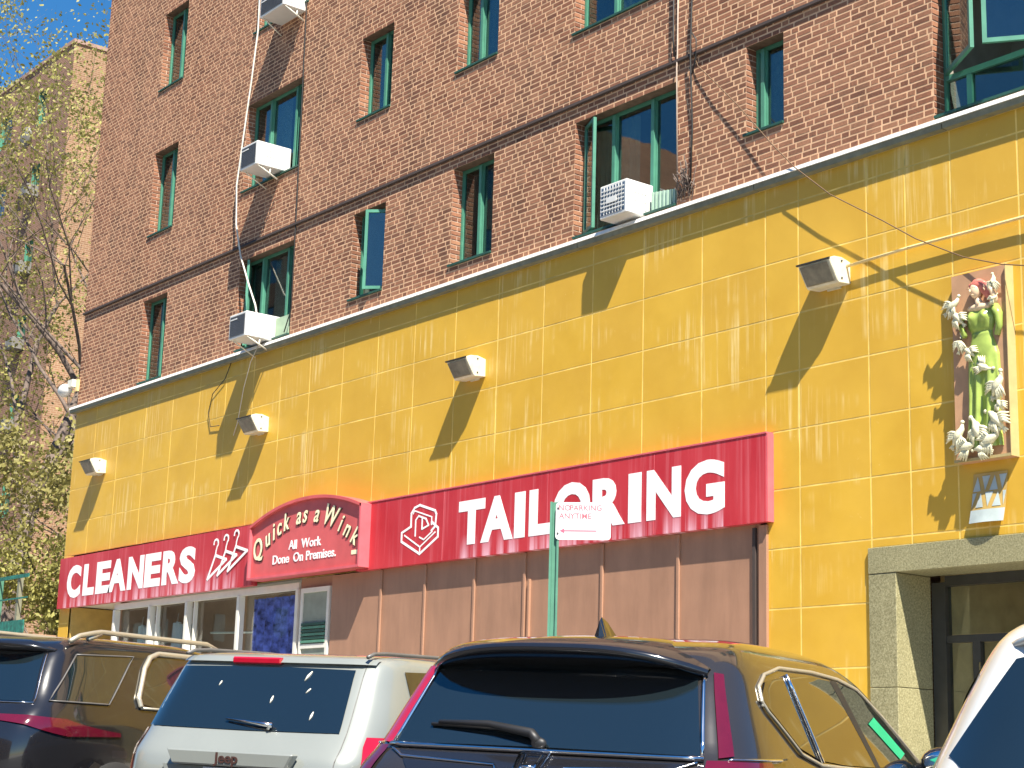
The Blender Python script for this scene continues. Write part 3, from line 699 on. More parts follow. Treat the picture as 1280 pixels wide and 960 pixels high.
# ------------------------------------------------------------------ wall floodlights
LAMPL = ['first from the left, near the building corner', 'second from the left, above the arched sign', 'third from the left, above the TAILORING letters', 'rightmost and nearest, joined to a thin pipe']
for i, x in enumerate((-29.05, -23.25, -17.68, -11.48)):
    t = thing('wall_floodlight', 'cream box floodlight on the yellow wall, ' + LAMPL[i], 'light', (x, 0, 6.13), 'floodlights along the yellow wall'); o_ = t.location
    h = MB(); hw = .215
    prof = [(0, 6.02), (0, 6.255), (-.13, 6.285), (-.25, 6.275), (-.335, 6.235), (-.20, 6.022), (-.18, 6.005)]
    h.prism(prof, 'x', x - hw, x + hw); h.build('housing', 'lampmetal', t, o_, bevel=.006)
    l = MB(); l.add([(x - hw + .03, -.325, 6.212), (x + hw - .03, -.325, 6.212), (x + hw - .03, -.212, 6.035), (x - hw + .03, -.212, 6.035), (x - hw + .03, -.318, 6.200), (x + hw - .03, -.318, 6.200), (x + hw - .03, -.20, 6.03), (x - hw + .03, -.20, 6.03)], [(0, 1, 2, 3), (0, 4, 5, 1), (1, 5, 6, 2), (2, 6, 7, 3), (3, 7, 4, 0)])
    for v_ in range(len(l.v)): l.v[v_] = (l.v[v_][0], l.v[v_][1] - .012, l.v[v_][2] - .006)
    l.build('lens', 'lens', t, o_)
    vz = MB(); vz.add([(x - hw - .01, -.35, 6.243), (x + hw + .01, -.35, 6.243), (x + hw + .01, -.33, 6.25), (x - hw - .01, -.33, 6.25), (x - hw - .01, -.348, 6.228), (x + hw + .01, -.348, 6.228), (x + hw + .01, -.328, 6.226), (x - hw - .01, -.328, 6.226)], [(0, 1, 2, 3), (0, 4, 5, 1), (4, 7, 6, 5), (3, 2, 6, 7), (0, 3, 7, 4), (1, 5, 6, 2)]); vz.build('lens_rim', 'bronze', t, o_)
    MB().box(x - .09, x + .09, -.02, -.0, 6.0, 6.28).build('mount_plate', 'lampmetal', t, o_)
    for (yy, zz_) in ((-.14, 6.245), (-.14, 6.06)): MB().tube([(x + hw, yy, zz_), (x + hw + .008, yy, zz_)], .012, 6).build('screw', 'bronze', t, o_)
tag(MB().tube([(-11.26, -.06, 6.20), (-10.4, -.06, 6.225), (-9.6, -.055, 6.225), (-8.0, -.06, 6.23), (-5, -.05, 6.22)], .016, 6).build('conduit_pipe', 'pipe', origin=(-11.26, -.05, 6.2)), 'thin beige pipe running right from the nearest floodlight', 'pipe')

# ------------------------------------------------------------------ air conditioners
def ac(x0, x1, z0, z1, yf, yb, lab, face, bracket=True):
    t = thing('air_conditioner', lab, 'air conditioner', ((x0 + x1) / 2, 0, z0), 'window air conditioners on the brick wall'); o_ = t.location
    MB().box(x0, x1, yf, yb, z0, z1).build('casing', 'white', t, o_, bevel=.012)
    g_ = MB(); g_.box(x0 + .035, x1 - .03, yf - .004, yf + .02, z0 + .04, z1 - .035)
    g_.build('coil', 'acblue' if face == 'blue' else 'acgrille', t, o_)
    if face == 'blue':
        gr = MB(); nx, nz = 8, 7
        for i in range(1, nx): xx = x0 + .035 + (x1 - x0 - .065) * i / nx; gr.box(xx - .006, xx + .006, yf - .012, yf - .004, z0 + .04, z1 - .035)
        for j in range(1, nz): zz_ = z0 + .04 + (z1 - z0 - .075) * j / nz; gr.box(x0 + .035, x1 - .03, yf - .018, yf - .0125, zz_ - .007, zz_ + .007)
        gr.box(x0 + .14, x1 - .16, yf - .022, yf - .013, z0 + .17, z0 + .24)
        gr.build('grille', 'white', t, o_)
    else:
        gr = MB()
        for j in range(12): zz_ = z0 + .05 + (z1 - z0 - .1) * j / 11; gr.box(x0 + .04, x1 - .035, yf - .009, yf - .004, zz_ - .003, zz_ + .003)
        gr.build('grille', 'grey', t, o_); MB().box(x0 + .06, x0 + .26, yf - .014, yf - .009, z1 - .10, z1 - .08).build('badge_strip', 'white', t, o_)
    lv = MB()
    for i in range(4):
        yy = yf + .13 + i * .055
        for j in range(3): lv.box(x1 - .002, x1 + .005, yy, yy + .022, z0 + .07 + j * .1, z0 + .14 + j * .1)
    lv.build('side_louvre', 'offwhite', t, o_)
    if bracket:
        bk_ = MB(); bk_.tube([(x1 - .03, yf + .02, z0 + .02), (x1 - .03, yf + .42, z0 - .16)], .014, 5); bk_.tube([(x1 - .03, yf + .28, z0), (x1 - .03, yf + .28, z0 - .12)], .014, 5); bk_.tube([(x0 + .05, yf + .06, z0), (x0 + .05, -.02, z0 - .2)], .012, 5)
        bk_.build('bracket', 'offwhite', t, o_)
    return t
ac(-23.61, -23.08, 7.50, 7.905, -.5, .14, 'white air conditioner with grey back in the lowest window above the arched sign', 'grey')
ac(-23.60, -23.08, 10.335, 10.74, -.5, .14, 'white air conditioner with grey back, middle one of the left column', 'grey')
ac(-23.42, -22.66, 12.97, 13.32, -.42, .16, 'white air conditioner cut off by the top of the picture', 'grey')
ac(-14.90, -14.42, 7.50, 7.92, -.30, .16, 'white air conditioner with blue grille in the wide window over the yellow wall', 'blue', False)
t = MB(); n_ = 14
for i in range(n_): t.box(-14.36 + i * .032, -14.36 + i * .032 + .024, .05 + (i % 2) * .012, .075 + (i % 2) * .012, 7.53, 7.80 - i * .004)
tag(t.build('accordion_panel', simple('pale_green_vinyl', (.34, .48, .38), .5)), 'pale green pleated side panel right of the blue grilled air conditioner', 'panel')
t = MB(); t.box(-23.06, -22.66, .03, .06, 7.53, 7.86); tag(t.build('filler_board', simple('green_filler', (.38, .50, .33), .5)), 'pale green board right of the lowest left air conditioner', 'board')

# ------------------------------------------------------------------ cables on the brick
def cab(name, pts, r, mat, lab, cat='cable'): return tag(MB().tube(pts, r, 5).build(name, mat, origin=pts[0]), lab, cat)
cab('white_cable', [(-24.15, -.06, 18), (-24.16, -.05, 14.5), (-24.12, -.05, 13.1), (-24.22, -.06, 12.2), (-24.34, -.08, 11.2), (-24.42, -.10, 10.4), (-24.36, -.09, 9.7), (-24.12, -.10, 9.1), (-23.7, -.14, 8.5), (-23.35, -.2, 8.1), (-23.2, -.25, 7.92)], .016, 'wcable', 'white cable looping down past the left air conditioners')
cab('downlead', [(-22.55, -.02, 18), (-22.6, -.02, 13.2), (-22.58, -.02, 11.9), (-22.53, -.025, 9.33), (-22.53, -.02, 7.9), (-22.66, -.05, 7.55)], .010, 'cable', 'thin dark cable running down beside the left windows')
cab('downlead', [(-13.85, -.02, 13), (-13.86, -.02, 9.4), (-13.84, -.05, 9.2), (-13.84, -.02, 7.6)], .010, 'paleconduit', 'pale conduit down the right edge of the wide window')
cab('downlead', [(-13.90, -.045, 13), (-13.91, -.045, 9.6), (-13.88, -.05, 9.36)], .014, 'cable', 'black cable beside the pale conduit above the wide window')
cab('downlead', [(-13.60, -.02, 13), (-13.62, -.02, 10), (-13.60, -.06, 9.3), (-13.60, -.02, 8.4), (-13.63, -.02, 7.6)], .012, 'cable', 'dark cable on the brick a little right of the wide window')
cab('cable_loop', [(-13.62, -.03, 9.6), (-13.50, -.06, 9.45), (-13.50, -.07, 9.2), (-13.58, -.05, 9.05), (-13.64, -.03, 9.15)], .009, 'cable', 'small loop of black cable where the wires meet the wall')
vn = MB()
for i in range(26):
    a = Vector((-13.72 + rng.uniform(-.1, .12), -.03, 7.50 + rng.uniform(0, .25))); p = [a]
    for j in range(4): p.append(p[-1] + Vector((rng.uniform(-.08, .08), rng.uniform(-.03, .01), rng.uniform(-.02, .13))))
    vn.tube(p, .006, 4)
tag(vn.build('dead_vine', 'bark', origin=(-13.7, 0, 7.5)), 'tangle of dry twigs on the coping right of the wide window', 'twigs')
sunv = Vector((2.2, -1, 3.45))
cab('slanting_wire', [(-13.58, -.03, 9.3), (-13.49, -.04, 9.12), (-13.15, -.065, 8.78), (-12.81, -.072, 8.42), (-12.48, -.082, 8.04), (-12.28, -.09, 7.81), (-11.92, -.125, 7.44), (-11.43, -.115, 7.01), (-10.74, -.116, 6.56), (-10.32, -.12, 6.27), (-9.76, -.125, 5.96), (-9.3, -.17, 5.78), (-8.6, -.15, 5.6), (-7.4, -.12, 5.5)], .0065, 'wirebrown', 'thin brown wire slanting from the wire junction down across the yellow wall', 'wire')
# small cords hanging under the coping at the left
cab('loose_cord', [(-24.35, -.02, 7.35), (-24.5, -.03, 7.1), (-24.9, -.03, 6.9), (-25.0, -.03, 6.6), (-24.9, -.03, 6.35), (-24.6, -.03, 6.33)], .007, 'cable', 'thin dark cord looping below the coping left of the second floodlight')
cab('loose_cord', [(-23.3, -.1, 7.5), (-23.45, -.16, 7.2), (-23.7, -.12, 6.8), (-23.95, -.05, 6.3), (-24.1, -.03, 6.1)], .007, 'wcable', 'pale cord hanging from the lowest left air conditioner')
# corner floodlight
t = thing('corner_floodlight', 'white floodlight on the left corner of the brick wall', 'light', (-30.4, -.02, 7.85)); o_ = t.location
MB().ell((-30.72, -.12, 7.83), (.19, .12, .13)).build('lamp_head', 'white', t, o_); MB().box(-30.56, -30.36, -.14, -.03, 7.86, 8.0).build('sensor', 'offwhite', t, o_); MB().box(-30.40, -30.30, -.06, -.01, 7.78, 8.0).build('mount_plate', 'pipe', t, o_)

# ------------------------------------------------------------------ relief plaque with a woman in green
pl = thing('relief_plaque', 'glazed terracotta relief of a woman in a green gown among white birds', 'sculpture', (-9.63, 0, 3.97)); o_ = pl.location
XL, XR, ZL, ZH = -9.93, -9.30, 3.97, 5.80
MB().box(XL, XR, -.095, .0, ZL, ZH).build('back_plate', 'niche', pl, o_)
fr = MB(); fr.box(XR + .001, XR + .008, -.125, .0, ZL, ZH); fr.box(XL, XR, -.125, -.096, ZL - .001, ZL + .025)
fr.build('frame', 'palecream', pl, o_)
def U(u, v): return XL + (XR - XL) * u, ZH - (ZH - ZL) * v      # u across, v down
gown = MB()
prof = [  # v, centre u, half width u, depth
    (.195, .52, .16, .05), (.22, .53, .25, .07), (.26, .535, .265, .085), (.30, .53, .245, .085), (.335, .535, .20, .07), (.36, .54, .195, .07), (.40, .55, .235, .085), (.46, .56, .28, .10), (.52, .56, .29, .10),
    (.60, .56, .30, .10), (.68, .55, .29, .095), (.76, .54, .29, .09), (.84, .53, .30, .09), (.90, .53, .33, .09), (.94, .53, .34, .08)]
def gfn(uu, vv):
    f_ = vv * (len(prof) - 1); i_ = min(int(f_), len(prof) - 2); k_ = f_ - i_; k_ = k_
    v_, c_, h_, d_ = [prof[i_][q] * (1 - k_) + prof[i_ + 1][q] * k_ for q in range(4)]
    th = pi * uu; x_, z_ = U(c_ + h_ * .5 * 1.95 * -cos(th), v_)
    fold = 0
    if v_ > .45:
        fold = .022 * min(1, (v_ - .45) * 5) * sin(th * 9 + 2.5 * v_) - .045 * math.exp(-((th - 1.5) / .13) ** 2) * min(1, (v_ - .42) * 4)
    bust = .05 * (math.exp(-(((v_ - .255) / .032) ** 2 + ((th - 1.05) / .32) ** 2)) + math.exp(-(((v_ - .255) / .032) ** 2 + ((th - 2.05) / .32) ** 2)))
    belt = -.010 * math.exp(-((v_ - .332) / .008) ** 2)
    return (x_, -.085 - sin(th) ** .8 * d_ * .8 - fold * sin(th) - bust + -belt, z_)
gown.grid(gfn, 48, 80); gown.build('gown', 'dress', pl, o_)
body = MB()
def V3(u, v, y): x_, z_ = U(u, v); return (x_, y - .03, z_)
body.ell(V3(.50, .115, -.115), (.058, .06, .078), 16, 12)                     # head
body.tube([V3(.50, .145, -.10), V3(.53, .175, -.095), V3(.53, .20, -.09)], [.03, .036, .055], 10)
body.ell(V3(.53, .205, -.09), (.14, .05, .045), 14, 8)                       # shoulders
body.tube([V3(.78, .21, -.09), V3(.83, .17, -.11), V3(.80, .13, -.13), V3(.74, .10, -.14)], [.036, .03, .026, .02], 8)   # raised forearm
body.ell(V3(.46, .12, -.172), (.010, .014, .018), 8, 6); body.ell(V3(.495, .142, -.168), (.016, .008, .006), 8, 5)   # nose, lips
body.tube([V3(.40, .105, -.16), V3(.44, .102, -.168)], .005, 5); body.tube([V3(.50, .10, -.17), V3(.55, .103, -.163)], .005, 5)
for q in range(5): body.tube([V3(.74 - .008 * q, .10 + .004 * q, -.14), V3(.70 - .006 * q, .085 + .007 * q, -.15), V3(.66 + .01 * q, .08 + .012 * q, -.145)], .007, 5)
body.build('figure', 'skin', pl, o_)
hr = MB(); hr.ell(V3(.53, .085, -.10), (.082, .06, .062), 14, 9, .06)
for q in range(9): hr.tube([V3(.42 + .035 * q, .07 + .004 * (q - 4) ** 2 / 4, -.14), V3(.56 + .03 * q, .10 + .006 * q, -.12), V3(.68 + .02 * q, .16 + .01 * q, -.09)], [.02, .022, .012], 6)
hr.build('hair', 'hair', pl, o_)
arm = MB(); arm.tube([V3(.80, .215, -.09), V3(.88, .26, -.10), V3(.88, .32, -.10), V3(.84, .37, -.10)], [.045, .042, .034, .028], 9); arm.build('sleeve', 'dress', pl, o_); arm = MB(); arm.tube([V3(.26, .225, -.08), V3(.20, .29, -.10), V3(.30, .35, -.13)], [.038, .032, .026], 8); arm.build('sleeve', 'dress', pl, o_)
def bird(u, v, s, a, m='dove'):
    b_ = MB(); cx_, cz_ = U(u, v); y = -.15; s = s * 1.2
    def q(x, z, yy=0): return (cx_ + s * (x * cos(a) - z * sin(a)), y + yy, cz_ + s * (x * sin(a) + z * cos(a)))
    b_.tube([q(-.9, 0), q(-.45, .02, -.01), q(0, 0, -.02), q(.45, .1), q(.75, .25)], [.10 * s, .24 * s, .33 * s, .20 * s, .10 * s], 8)
    b_.ell(q(.86, .34), (.17 * s, .15 * s, .16 * s), 8, 6)
    for sg in (-1, 1):
        for j in range(4):
            t_ = .5 + j * .33
            b_.tube([q(.1 - .1 * j, .05 * sg, -.02), q(-.15 - .16 * j, sg * (.55 - .05 * j), -.03), q(-.45 - .22 * j, sg * (.95 - .12 * j), -.01)], [.10 * s, .13 * s, .04 * s], 5)
    for j in range(3): b_.tube([q(-.8, 0), q(-1.25, -.18 + .18 * j)], [.10 * s, .05 * s], 5)
    b_.build('white_bird', m, pl, o_)
for (u, v, s, a) in ((.10, .17, .095, .6), (.17, .235, .09, 2.2), (.22, .375, .08, 1.2), (.36, .43, .08, 2.4), (.62, .53, .09, -.6), (.86, .63, .115, 1.0), (.14, .86, .11, .9), (.47, .84, .12, 1.8), (.30, .93, .11, .2), (.80, .80, .12, 2.2), (.70, .91, .12, .4), (.84, .09, .075, 1.4), (.83, .18, .05, .5), (.52, .95, .09, 2.8), (.88, .73, .07, 2.0)): bird(u, v, s, a)
# curled printed sheet beneath the plaque
sh = thing('curled_sheet', 'curled pale sheet with orange triangle print below the relief plaque', 'poster', (-9.62, -.05, 3.6)); o_ = sh.location
def shf(u, v, off=0): return (-9.80 + .38 * u - .03 * v, -.012 - .05 * (v ** 2) - .03 * sin(pi * u) * v - off, 3.86 - .47 * v)
s1 = MB(); s1.grid(lambda u, v: shf(u, v), 14, 14); s1.grid(lambda u, v: (shf(u, v)[0], shf(u, v)[1] + .004, shf(u, v)[2]), 14, 14); s1.build('sheet', 'tagorange', sh, o_)
q = MB(); q.grid(lambda u, v: shf(u, .74 + .26 * v, .003), 14, 4); q.build('pale_band', 'tagblue', sh, o_)
tri = MB()
for r_ in range(2):
    for c_ in range(4 + r_):
        u0 = .02 + c_ * .25 - r_ * .12; v0 = .06 + r_ * .33; up = (c_ + r_) % 2
        u1 = min(.99, u0 + .24); um = (u0 + u1) / 2; u0 = max(0.01, u0)
        pts = [(u0, v0), (u1, v0), (um, v0 + .3)] if up else [(u0, v0 + .3), (u1, v0 + .3), (um, v0)]
        n_ = 4
        for i in range(n_):
            for j in range(n_ - i):
                def bc(a_, b_): cc = n_ - a_ - b_; return tuple((pts[0][q] * a_ + pts[1][q] * b_ + pts[2][q] * cc) / n_ for q in (0, 1))
                T = [bc(i, j), bc(i + 1, j), bc(i, j + 1)]; tri.add([shf(*p_, .004) for p_ in T], [(0, 1, 2)])
                if i + j < n_ - 1:
                    T = [bc(i + 1, j), bc(i + 1, j + 1), bc(i, j + 1)]; tri.add([shf(*p_, .004) for p_ in T], [(0, 1, 2)])
tri.build('triangle_print', 'tagblue', sh, o_)['kind'] = 'stuff'

# ------------------------------------------------------------------ parking sign on the kerb
PX, PY = -10.90, -4.0
ps = thing('parking_sign', 'white no parking sign with a red arrow on a green post', 'sign', (PX - .01, PY, zg(PX) + .13)); o_ = ps.location
d_ = Vector((CP.x - PX, CP.y - PY, 0)).normalized(); sd_ = Vector((-d_.y, d_.x, 0))       # sign faces the road
ang_ = math.atan2(sd_.y, sd_.x) - radians(6); sx_ = Vector((cos(ang_), sin(ang_), 0)); sn_ = Vector((sx_.y, -sx_.x, 0))
def SP(a, b, c): p = Vector((PX - .24, PY, 0)) + sx_ * a + sn_ * b; return (p.x, p.y, c)
def obox(m_, a0, a1, b0, b1, c0, c1): m_.add([SP(a0, b0, c0), SP(a1, b0, c0), SP(a1, b1, c0), SP(a0, b1, c0), SP(a0, b0, c1), SP(a1, b0, c1), SP(a1, b1, c1), SP(a0, b1, c1)], [(0, 3, 2, 1), (4, 5, 6, 7), (0, 1, 5, 4), (1, 2, 6, 5), (2, 3, 7, 6), (3, 0, 4, 7)])
po = MB(); obox(po, -.026, .026, -.01, 0, zg(PX), 3.27); obox(po, -.026, -.020, 0, .03, zg(PX), 3.27); obox(po, .020, .026, 0, .03, zg(PX), 3.27); obox(po, -.040, -.0262, .028, .034, zg(PX), 3.27); obox(po, .0262, .040, .028, .034, zg(PX), 3.27); po.build('post', 'polegreen', ps, o_)
def rr(x0, x1, z0, z1, r, n=5):
    P_ = []
    for (cx_, cz_, a0) in ((x1 - r, z1 - r, 0), (x0 + r, z1 - r, 90), (x0 + r, z0 + r, 180), (x1 - r, z0 + r, 270)):
        for i in range(n + 1): t_ = radians(a0 + 90 * i / n); P_.append((cx_ + r * cos(t_), cz_ + r * sin(t_)))
    return P_
sx0, sx1, sz0, sz1 = .01, .48, 2.945, 3.265
P_ = rr(sx0, sx1, sz0, sz1, .03); m_ = MB(); nn = len(P_)
m_.add([SP(a, .040, c) for a, c in P_] + [SP(a, .036, c) for a, c in P_], [tuple(range(nn)), tuple(range(nn, 2 * nn))[::-1]] + [(i, (i + 1) % nn, nn + (i + 1) % nn, nn + i) for i in range(nn)]); m_.build('plate', 'signwhite', ps, o_)
for txt, zz_, a_ in (('NO', 3.195, .085), ('PARKING', 3.195, .265), ('ANYTIME', 3.125, .175)):
    text_mb(txt, .066, lambda x, z, k: SP(a_ + x, .0402 + k, zz_ + z), bold=0.012, d=.001).build('lettering', M['fadedprint'], ps, o_)
ar = MB(); obox(ar, .08, .36, .0402, .0412, 3.016, 3.026); ar.add([SP(.045, .0414, 3.021), SP(.085, .0414, 3.042), SP(.085, .0414, 3.0)], [(0, 1, 2)]); ar.build('arrow', 'signred', ps, o_)
for c in (3.215, 3.0): b_ = MB(); b_.tube([SP(.03, .04, c), SP(.03, .047, c)], .009, 6); b_.build('bolt', 'grey', ps, o_)

# ------------------------------------------------------------------ cars
def interp(tab, z):
    if z <= tab[0][0]: return tab[0][1]
    for i in range(len(tab) - 1):
        z0, a = tab[i]; z1, b = tab[i + 1]
        if z <= z1:
            # Hermite with finite-difference tangents, clamped to stay monotone
            def sl(j):
                if j <= 0 or j >= len(tab) - 1: jj = max(0, min(j, len(tab) - 2)); return (tab[jj + 1][1] - tab[jj][1]) / (tab[jj + 1][0] - tab[jj][0])
                s0 = (tab[j][1] - tab[j - 1][1]) / (tab[j][0] - tab[j - 1][0]); s1 = (tab[j + 1][1] - tab[j][1]) / (tab[j + 1][0] - tab[j][0])
                return 0 if s0 * s1 <= 0 else 2 * s0 * s1 / (s0 + s1)
            h = z1 - z0; t = (z - z0) / h; m0, m1 = sl(i) * h, sl(i + 1) * h
            return (2 * t ** 3 - 3 * t ** 2 + 1) * a + (t ** 3 - 2 * t ** 2 + t) * m0 + (-2 * t ** 3 + 3 * t ** 2) * b + (t ** 3 - t ** 2) * m1
    return tab[-1][1]
class Car:
    def __init__(s, w, tr, tf, n=7): s.w_, s.tr_, s.tf_, s.n = w, tr, tf, n
    def p(s, z): return interp(s.w_, z), interp(s.tr_, z), interp(s.tf_, z)
    def out(s, th, z):
        w, tr, tf = s.p(z); tc, L = (tr + tf) / 2, (tf - tr) / 2; c, q = cos(th), sin(th); e = 2 / s.n
        return (w * math.copysign(abs(c) ** e, c), tc + L * math.copysign(abs(q) ** e, q), z)
    def rear(s, x, z, off=0):
        w, tr, tf = s.p(z); tc, L = (tr + tf) / 2, (tf - tr) / 2
        return (x, tc - L * (max(0.0, 1 - min(1, abs(x / w)) ** s.n)) ** (1 / s.n) - off, z)
    def side(s, t, z, off=0, sg=1):
        w, tr, tf = s.p(z); tc, L = (tr + tf) / 2, (tf - tr) / 2
        return (sg * (w * (max(0.0, 1 - min(1, abs((t - tc) / L)) ** s.n)) ** (1 / s.n) + off), t, z)
    def front(s, x, z, off=0):
        w, tr, tf = s.p(z); tc, L = (tr + tf) / 2, (tf - tr) / 2
        return (x, tc + L * (max(0.0, 1 - min(1, abs(x / w)) ** s.n)) ** (1 / s.n) + off, z)
    def body(s, zl, mat, root, nth=120):
        vs = []; fs = []
        for z in zl: vs += [s.out(2 * pi * (i + .5) / nth, z) for i in range(nth)]
        for j in range(len(zl) - 1):
            for i in range(nth): fs.append((j * nth + i, j * nth + (i + 1) % nth, (j + 1) * nth + (i + 1) % nth, (j + 1) * nth + i))
        fs += [tuple(range(nth))[::-1], tuple(range((len(zl) - 1) * nth, len(zl) * nth))]
        m = MB(); m.add(vs, fs, True); return m.build('body', mat, root)
def patch(fn, top, bot, nu=14, nv=6):
    """fn(a,z); top/bot polylines (a,z)"""
    def ev(pl, u):
        L = [0]
        for p, q in zip(pl, pl[1:]): L.append(L[-1] + math.hypot(q[0] - p[0], q[1] - p[1]))
        d = u * L[-1]
        for i in range(len(pl) - 1):
            if d <= L[i + 1] + 1e-9:
                k = (d - L[i]) / max(1e-9, L[i + 1] - L[i]); return (pl[i][0] + (pl[i + 1][0] - pl[i][0]) * k, pl[i][1] + (pl[i + 1][1] - pl[i][1]) * k)
        return pl[-1]
    m = MB()
    def g(u, v): a, b = ev(top, u), ev(bot, u); return fn(a[0] * (1 - v) + b[0] * v, a[1] * (1 - v) + b[1] * v)
    m.grid(g, nu, nv); return m
def outline(fn, pts, r, sub=6, n=5, closed=True):
    P = list(pts) + ([pts[0]] if closed else []); q = []
    for a, b in zip(P, P[1:]):
        for i in range(sub): q.append(fn(a[0] + (b[0] - a[0]) * i / sub, a[1] + (b[1] - a[1]) * i / sub))
    q.append(fn(*P[-1])); m = MB(); m.tube(q, r, n); return m
def wheels(root, w, ts, r=.35):
    for t_ in ts:
        for sg in (-1, 1):
            a = MB(); n = 28; xo = sg * (w + .005); xi = sg * (w - .23)
            rings = [(xi, r * .6), (xi, r * .97), (xi + sg * .03, r), (xo - sg * .03, r), (xo, r * .96), (xo - sg * .005, r * .68)]
            vs = [(x_, t_ + rr_ * cos(2 * pi * i / n), r + rr_ * sin(2 * pi * i / n)) for x_, rr_ in rings for i in range(n)]
            a.add(vs, [(j * n + i, j * n + (i + 1) % n, (j + 1) * n + (i + 1) % n, (j + 1) * n + i) for j in range(len(rings) - 1) for i in range(n)], True); wo = a.build('wheel', 'tyre', root)
            b = MB(); xr = xo - sg * .02
            for k_ in range(5):
                an = 2 * pi * k_ / 5; b.tube([(xr, t_, r), (xr, t_ + r * .66 * cos(an), r + r * .66 * sin(an))], .035, 5)
            b.tube([(xr - sg * .02, t_ + r * .67 * cos(2 * pi * i / 24), r + r * .67 * sin(2 * pi * i / 24)) for i in range(25)], .02, 5); b.build('rim', 'rim', wo)
            c = MB(); vv = [(sg * (w - .004), t_ + (r + .06) * cos(2 * pi * i / n), r + (r + .06) * sin(2 * pi * i / n)) for i in range(n)]; c.add(vv, [tuple(range(n))]); c.build('wheel_arch', 'black', root)
def place(root, x, y, h, z):
    # align with the sloping street
    nrm = Vector((.024, 0, 1)).normalized(); fw = Vector((-sin(radians(h)), cos(radians(h)), 0)); rt = fw.cross(nrm).normalized(); fw = nrm.cross(rt)
    root.matrix_world = Matrix(((rt.x, fw.x, nrm.x, x), (rt.y, fw.y, nrm.y, y), (rt.z, fw.z, nrm.z, z), (0, 0, 0, 1)))
ZL = [.28, .3, .36, .5, .65, .8, .92, 1.0, 1.04, 1.08, 1.12, 1.16, 1.2, 1.26, 1.32, 1.38, 1.44, 1.48, 1.51, 1.54, 1.57, 1.59, 1.61, 1.63, 1.645, 1.66, 1.67, 1.68]

# ---- black crossover, nearest whole car (centre)
root = thing('parked_car', 'black crossover with a shark fin aerial parked below the TAILORING sign', 'car', group='cars parked at an angle to the kerb')
H = Car([(.28, .84), (.5, .905), (.8, .93), (1.0, .925), (1.1, .90), (1.2, .865), (1.4, .79), (1.5, .752), (1.56, .715), (1.61, .66), (1.65, .54), (1.675, .34), (1.68, .25)],
        [(.28, .14), (.5, .03), (.8, .02), (.98, .05), (1.06, .12), (1.12, .20), (1.3, .32), (1.5, .46), (1.57, .54), (1.62, .74), (1.655, 1.05), (1.68, 1.5)],
        [(.28, 4.40), (.5, 4.55), (.8, 4.53), (.92, 4.42), (1.0, 4.1), (1.06, 3.72), (1.12, 3.50), (1.3, 3.08), (1.48, 2.66), (1.56, 2.40), (1.62, 2.10), (1.655, 1.92), (1.68, 1.7)], 9)
H.body(ZL, 'carblack2', root)
rr_ = lambda a, z: H.rear(a, z, .008)
patch(rr_, [(-.60, 1.49), (0, 1.50), (.60, 1.49)], [(-.70, 1.145), (0, 1.15), (.70, 1.145)], 18, 8).build('rear_window', 'carglass', root)
outline(lambda a, z: H.rear(a, z, .012), [(-.71, 1.14), (-.615, 1.49)], .008, closed=False).build('window_trim', 'chrome', root); outline(lambda a, z: H.rear(a, z, .012), [(.71, 1.14), (.625, 1.49)], .010, closed=False).build('window_trim', 'chrome', root)
outline(lambda a, z: H.rear(a, z, .018), [(-.72, 1.135), (.72, 1.135)], .011, sub=20, closed=False).build('tailgate_strip', 'chrome', root)
patch(rr_, [(-.66, 1.118), (.66, 1.118)], [(-.55, 1.03), (.55, 1.03)], 18, 3).build('tailgate_panel', 'carblack', root)
outline(lambda a, z: H.rear(a, z, .016), [(-.70, 1.12), (-.62, 1.088), (-.16, 1.072), (-.12, 1.03)], .006, closed=False).build('tailgate_trim', 'chrome', root); outline(lambda a, z: H.rear(a, z, .016), [(.70, 1.12), (.62, 1.088), (.16, 1.072), (.12, 1.03)], .006, closed=False).build('tailgate_trim', 'chrome', root)
for sg in (-1, 1):
    patch(lambda a, z: H.out(a, z) if 0 else (H.out(a, z)[0] * 1.008, H.out(a, z)[1] - .008, z), [(-pi / 2 + sg * (.55 if sg > 0 else .42), 1.485), (-pi / 2 + sg * .71, 1.48)], [(-pi / 2 + sg * (.53 if sg > 0 else .40), 1.14), (-pi / 2 + sg * .73, 1.15)], 8, 10).build('tail_light', 'darkredlens' if sg > 0 else 'redlens', root)
    patch(lambda a, z: (H.out(a, z)[0] * 1.012, H.out(a, z)[1] - .012, z), [(-pi / 2 + sg * .40, 1.13), (-pi / 2 + sg * 1.24, 1.135)], [(-pi / 2 + sg * .36, 1.0), (-pi / 2 + sg * 1.36, 1.03)], 16, 5).build('tail_light', 'darkredlens', root)
    outline(lambda a, z: (H.out(a, z)[0] * 1.016, H.out(a, z)[1] - .012, z), [(-pi / 2 + sg * .64, 1.135), (-pi / 2 + sg * 1.40, 1.14)], .006, sub=14, closed=False).build('lamp_trim', 'chrome', root)
# roof spoiler
sp_ = MB(); ns = 24; vs = []; fs = []
for i in range(ns + 1):
    u = i / ns * 2 - 1; x_ = .645 * u; k_ = 1 - abs(u) ** 3; zc = 1.475 + .085 * k_
    tg = H.rear(x_, 1.50)[1]; te = tg - .05 - .17 * k_ ** .7
    tz = 1.50 + .125 * k_ ** .6
    vs += [(x_, tg + .35, tz + .022 * k_), (x_, te + .02, zc + .022), (x_, te, zc), (x_, te + .02, zc - .016), (x_, tg + .02, 1.488), (x_, tg + .12, 1.50)]
for i in range(ns):
    for q in range(5): fs.append((i * 6 + q, i * 6 + q + 1, (i + 1) * 6 + q + 1, (i + 1) * 6 + q))
sp_.add(vs, fs, True); sp_.build('spoiler', 'carblack', root)
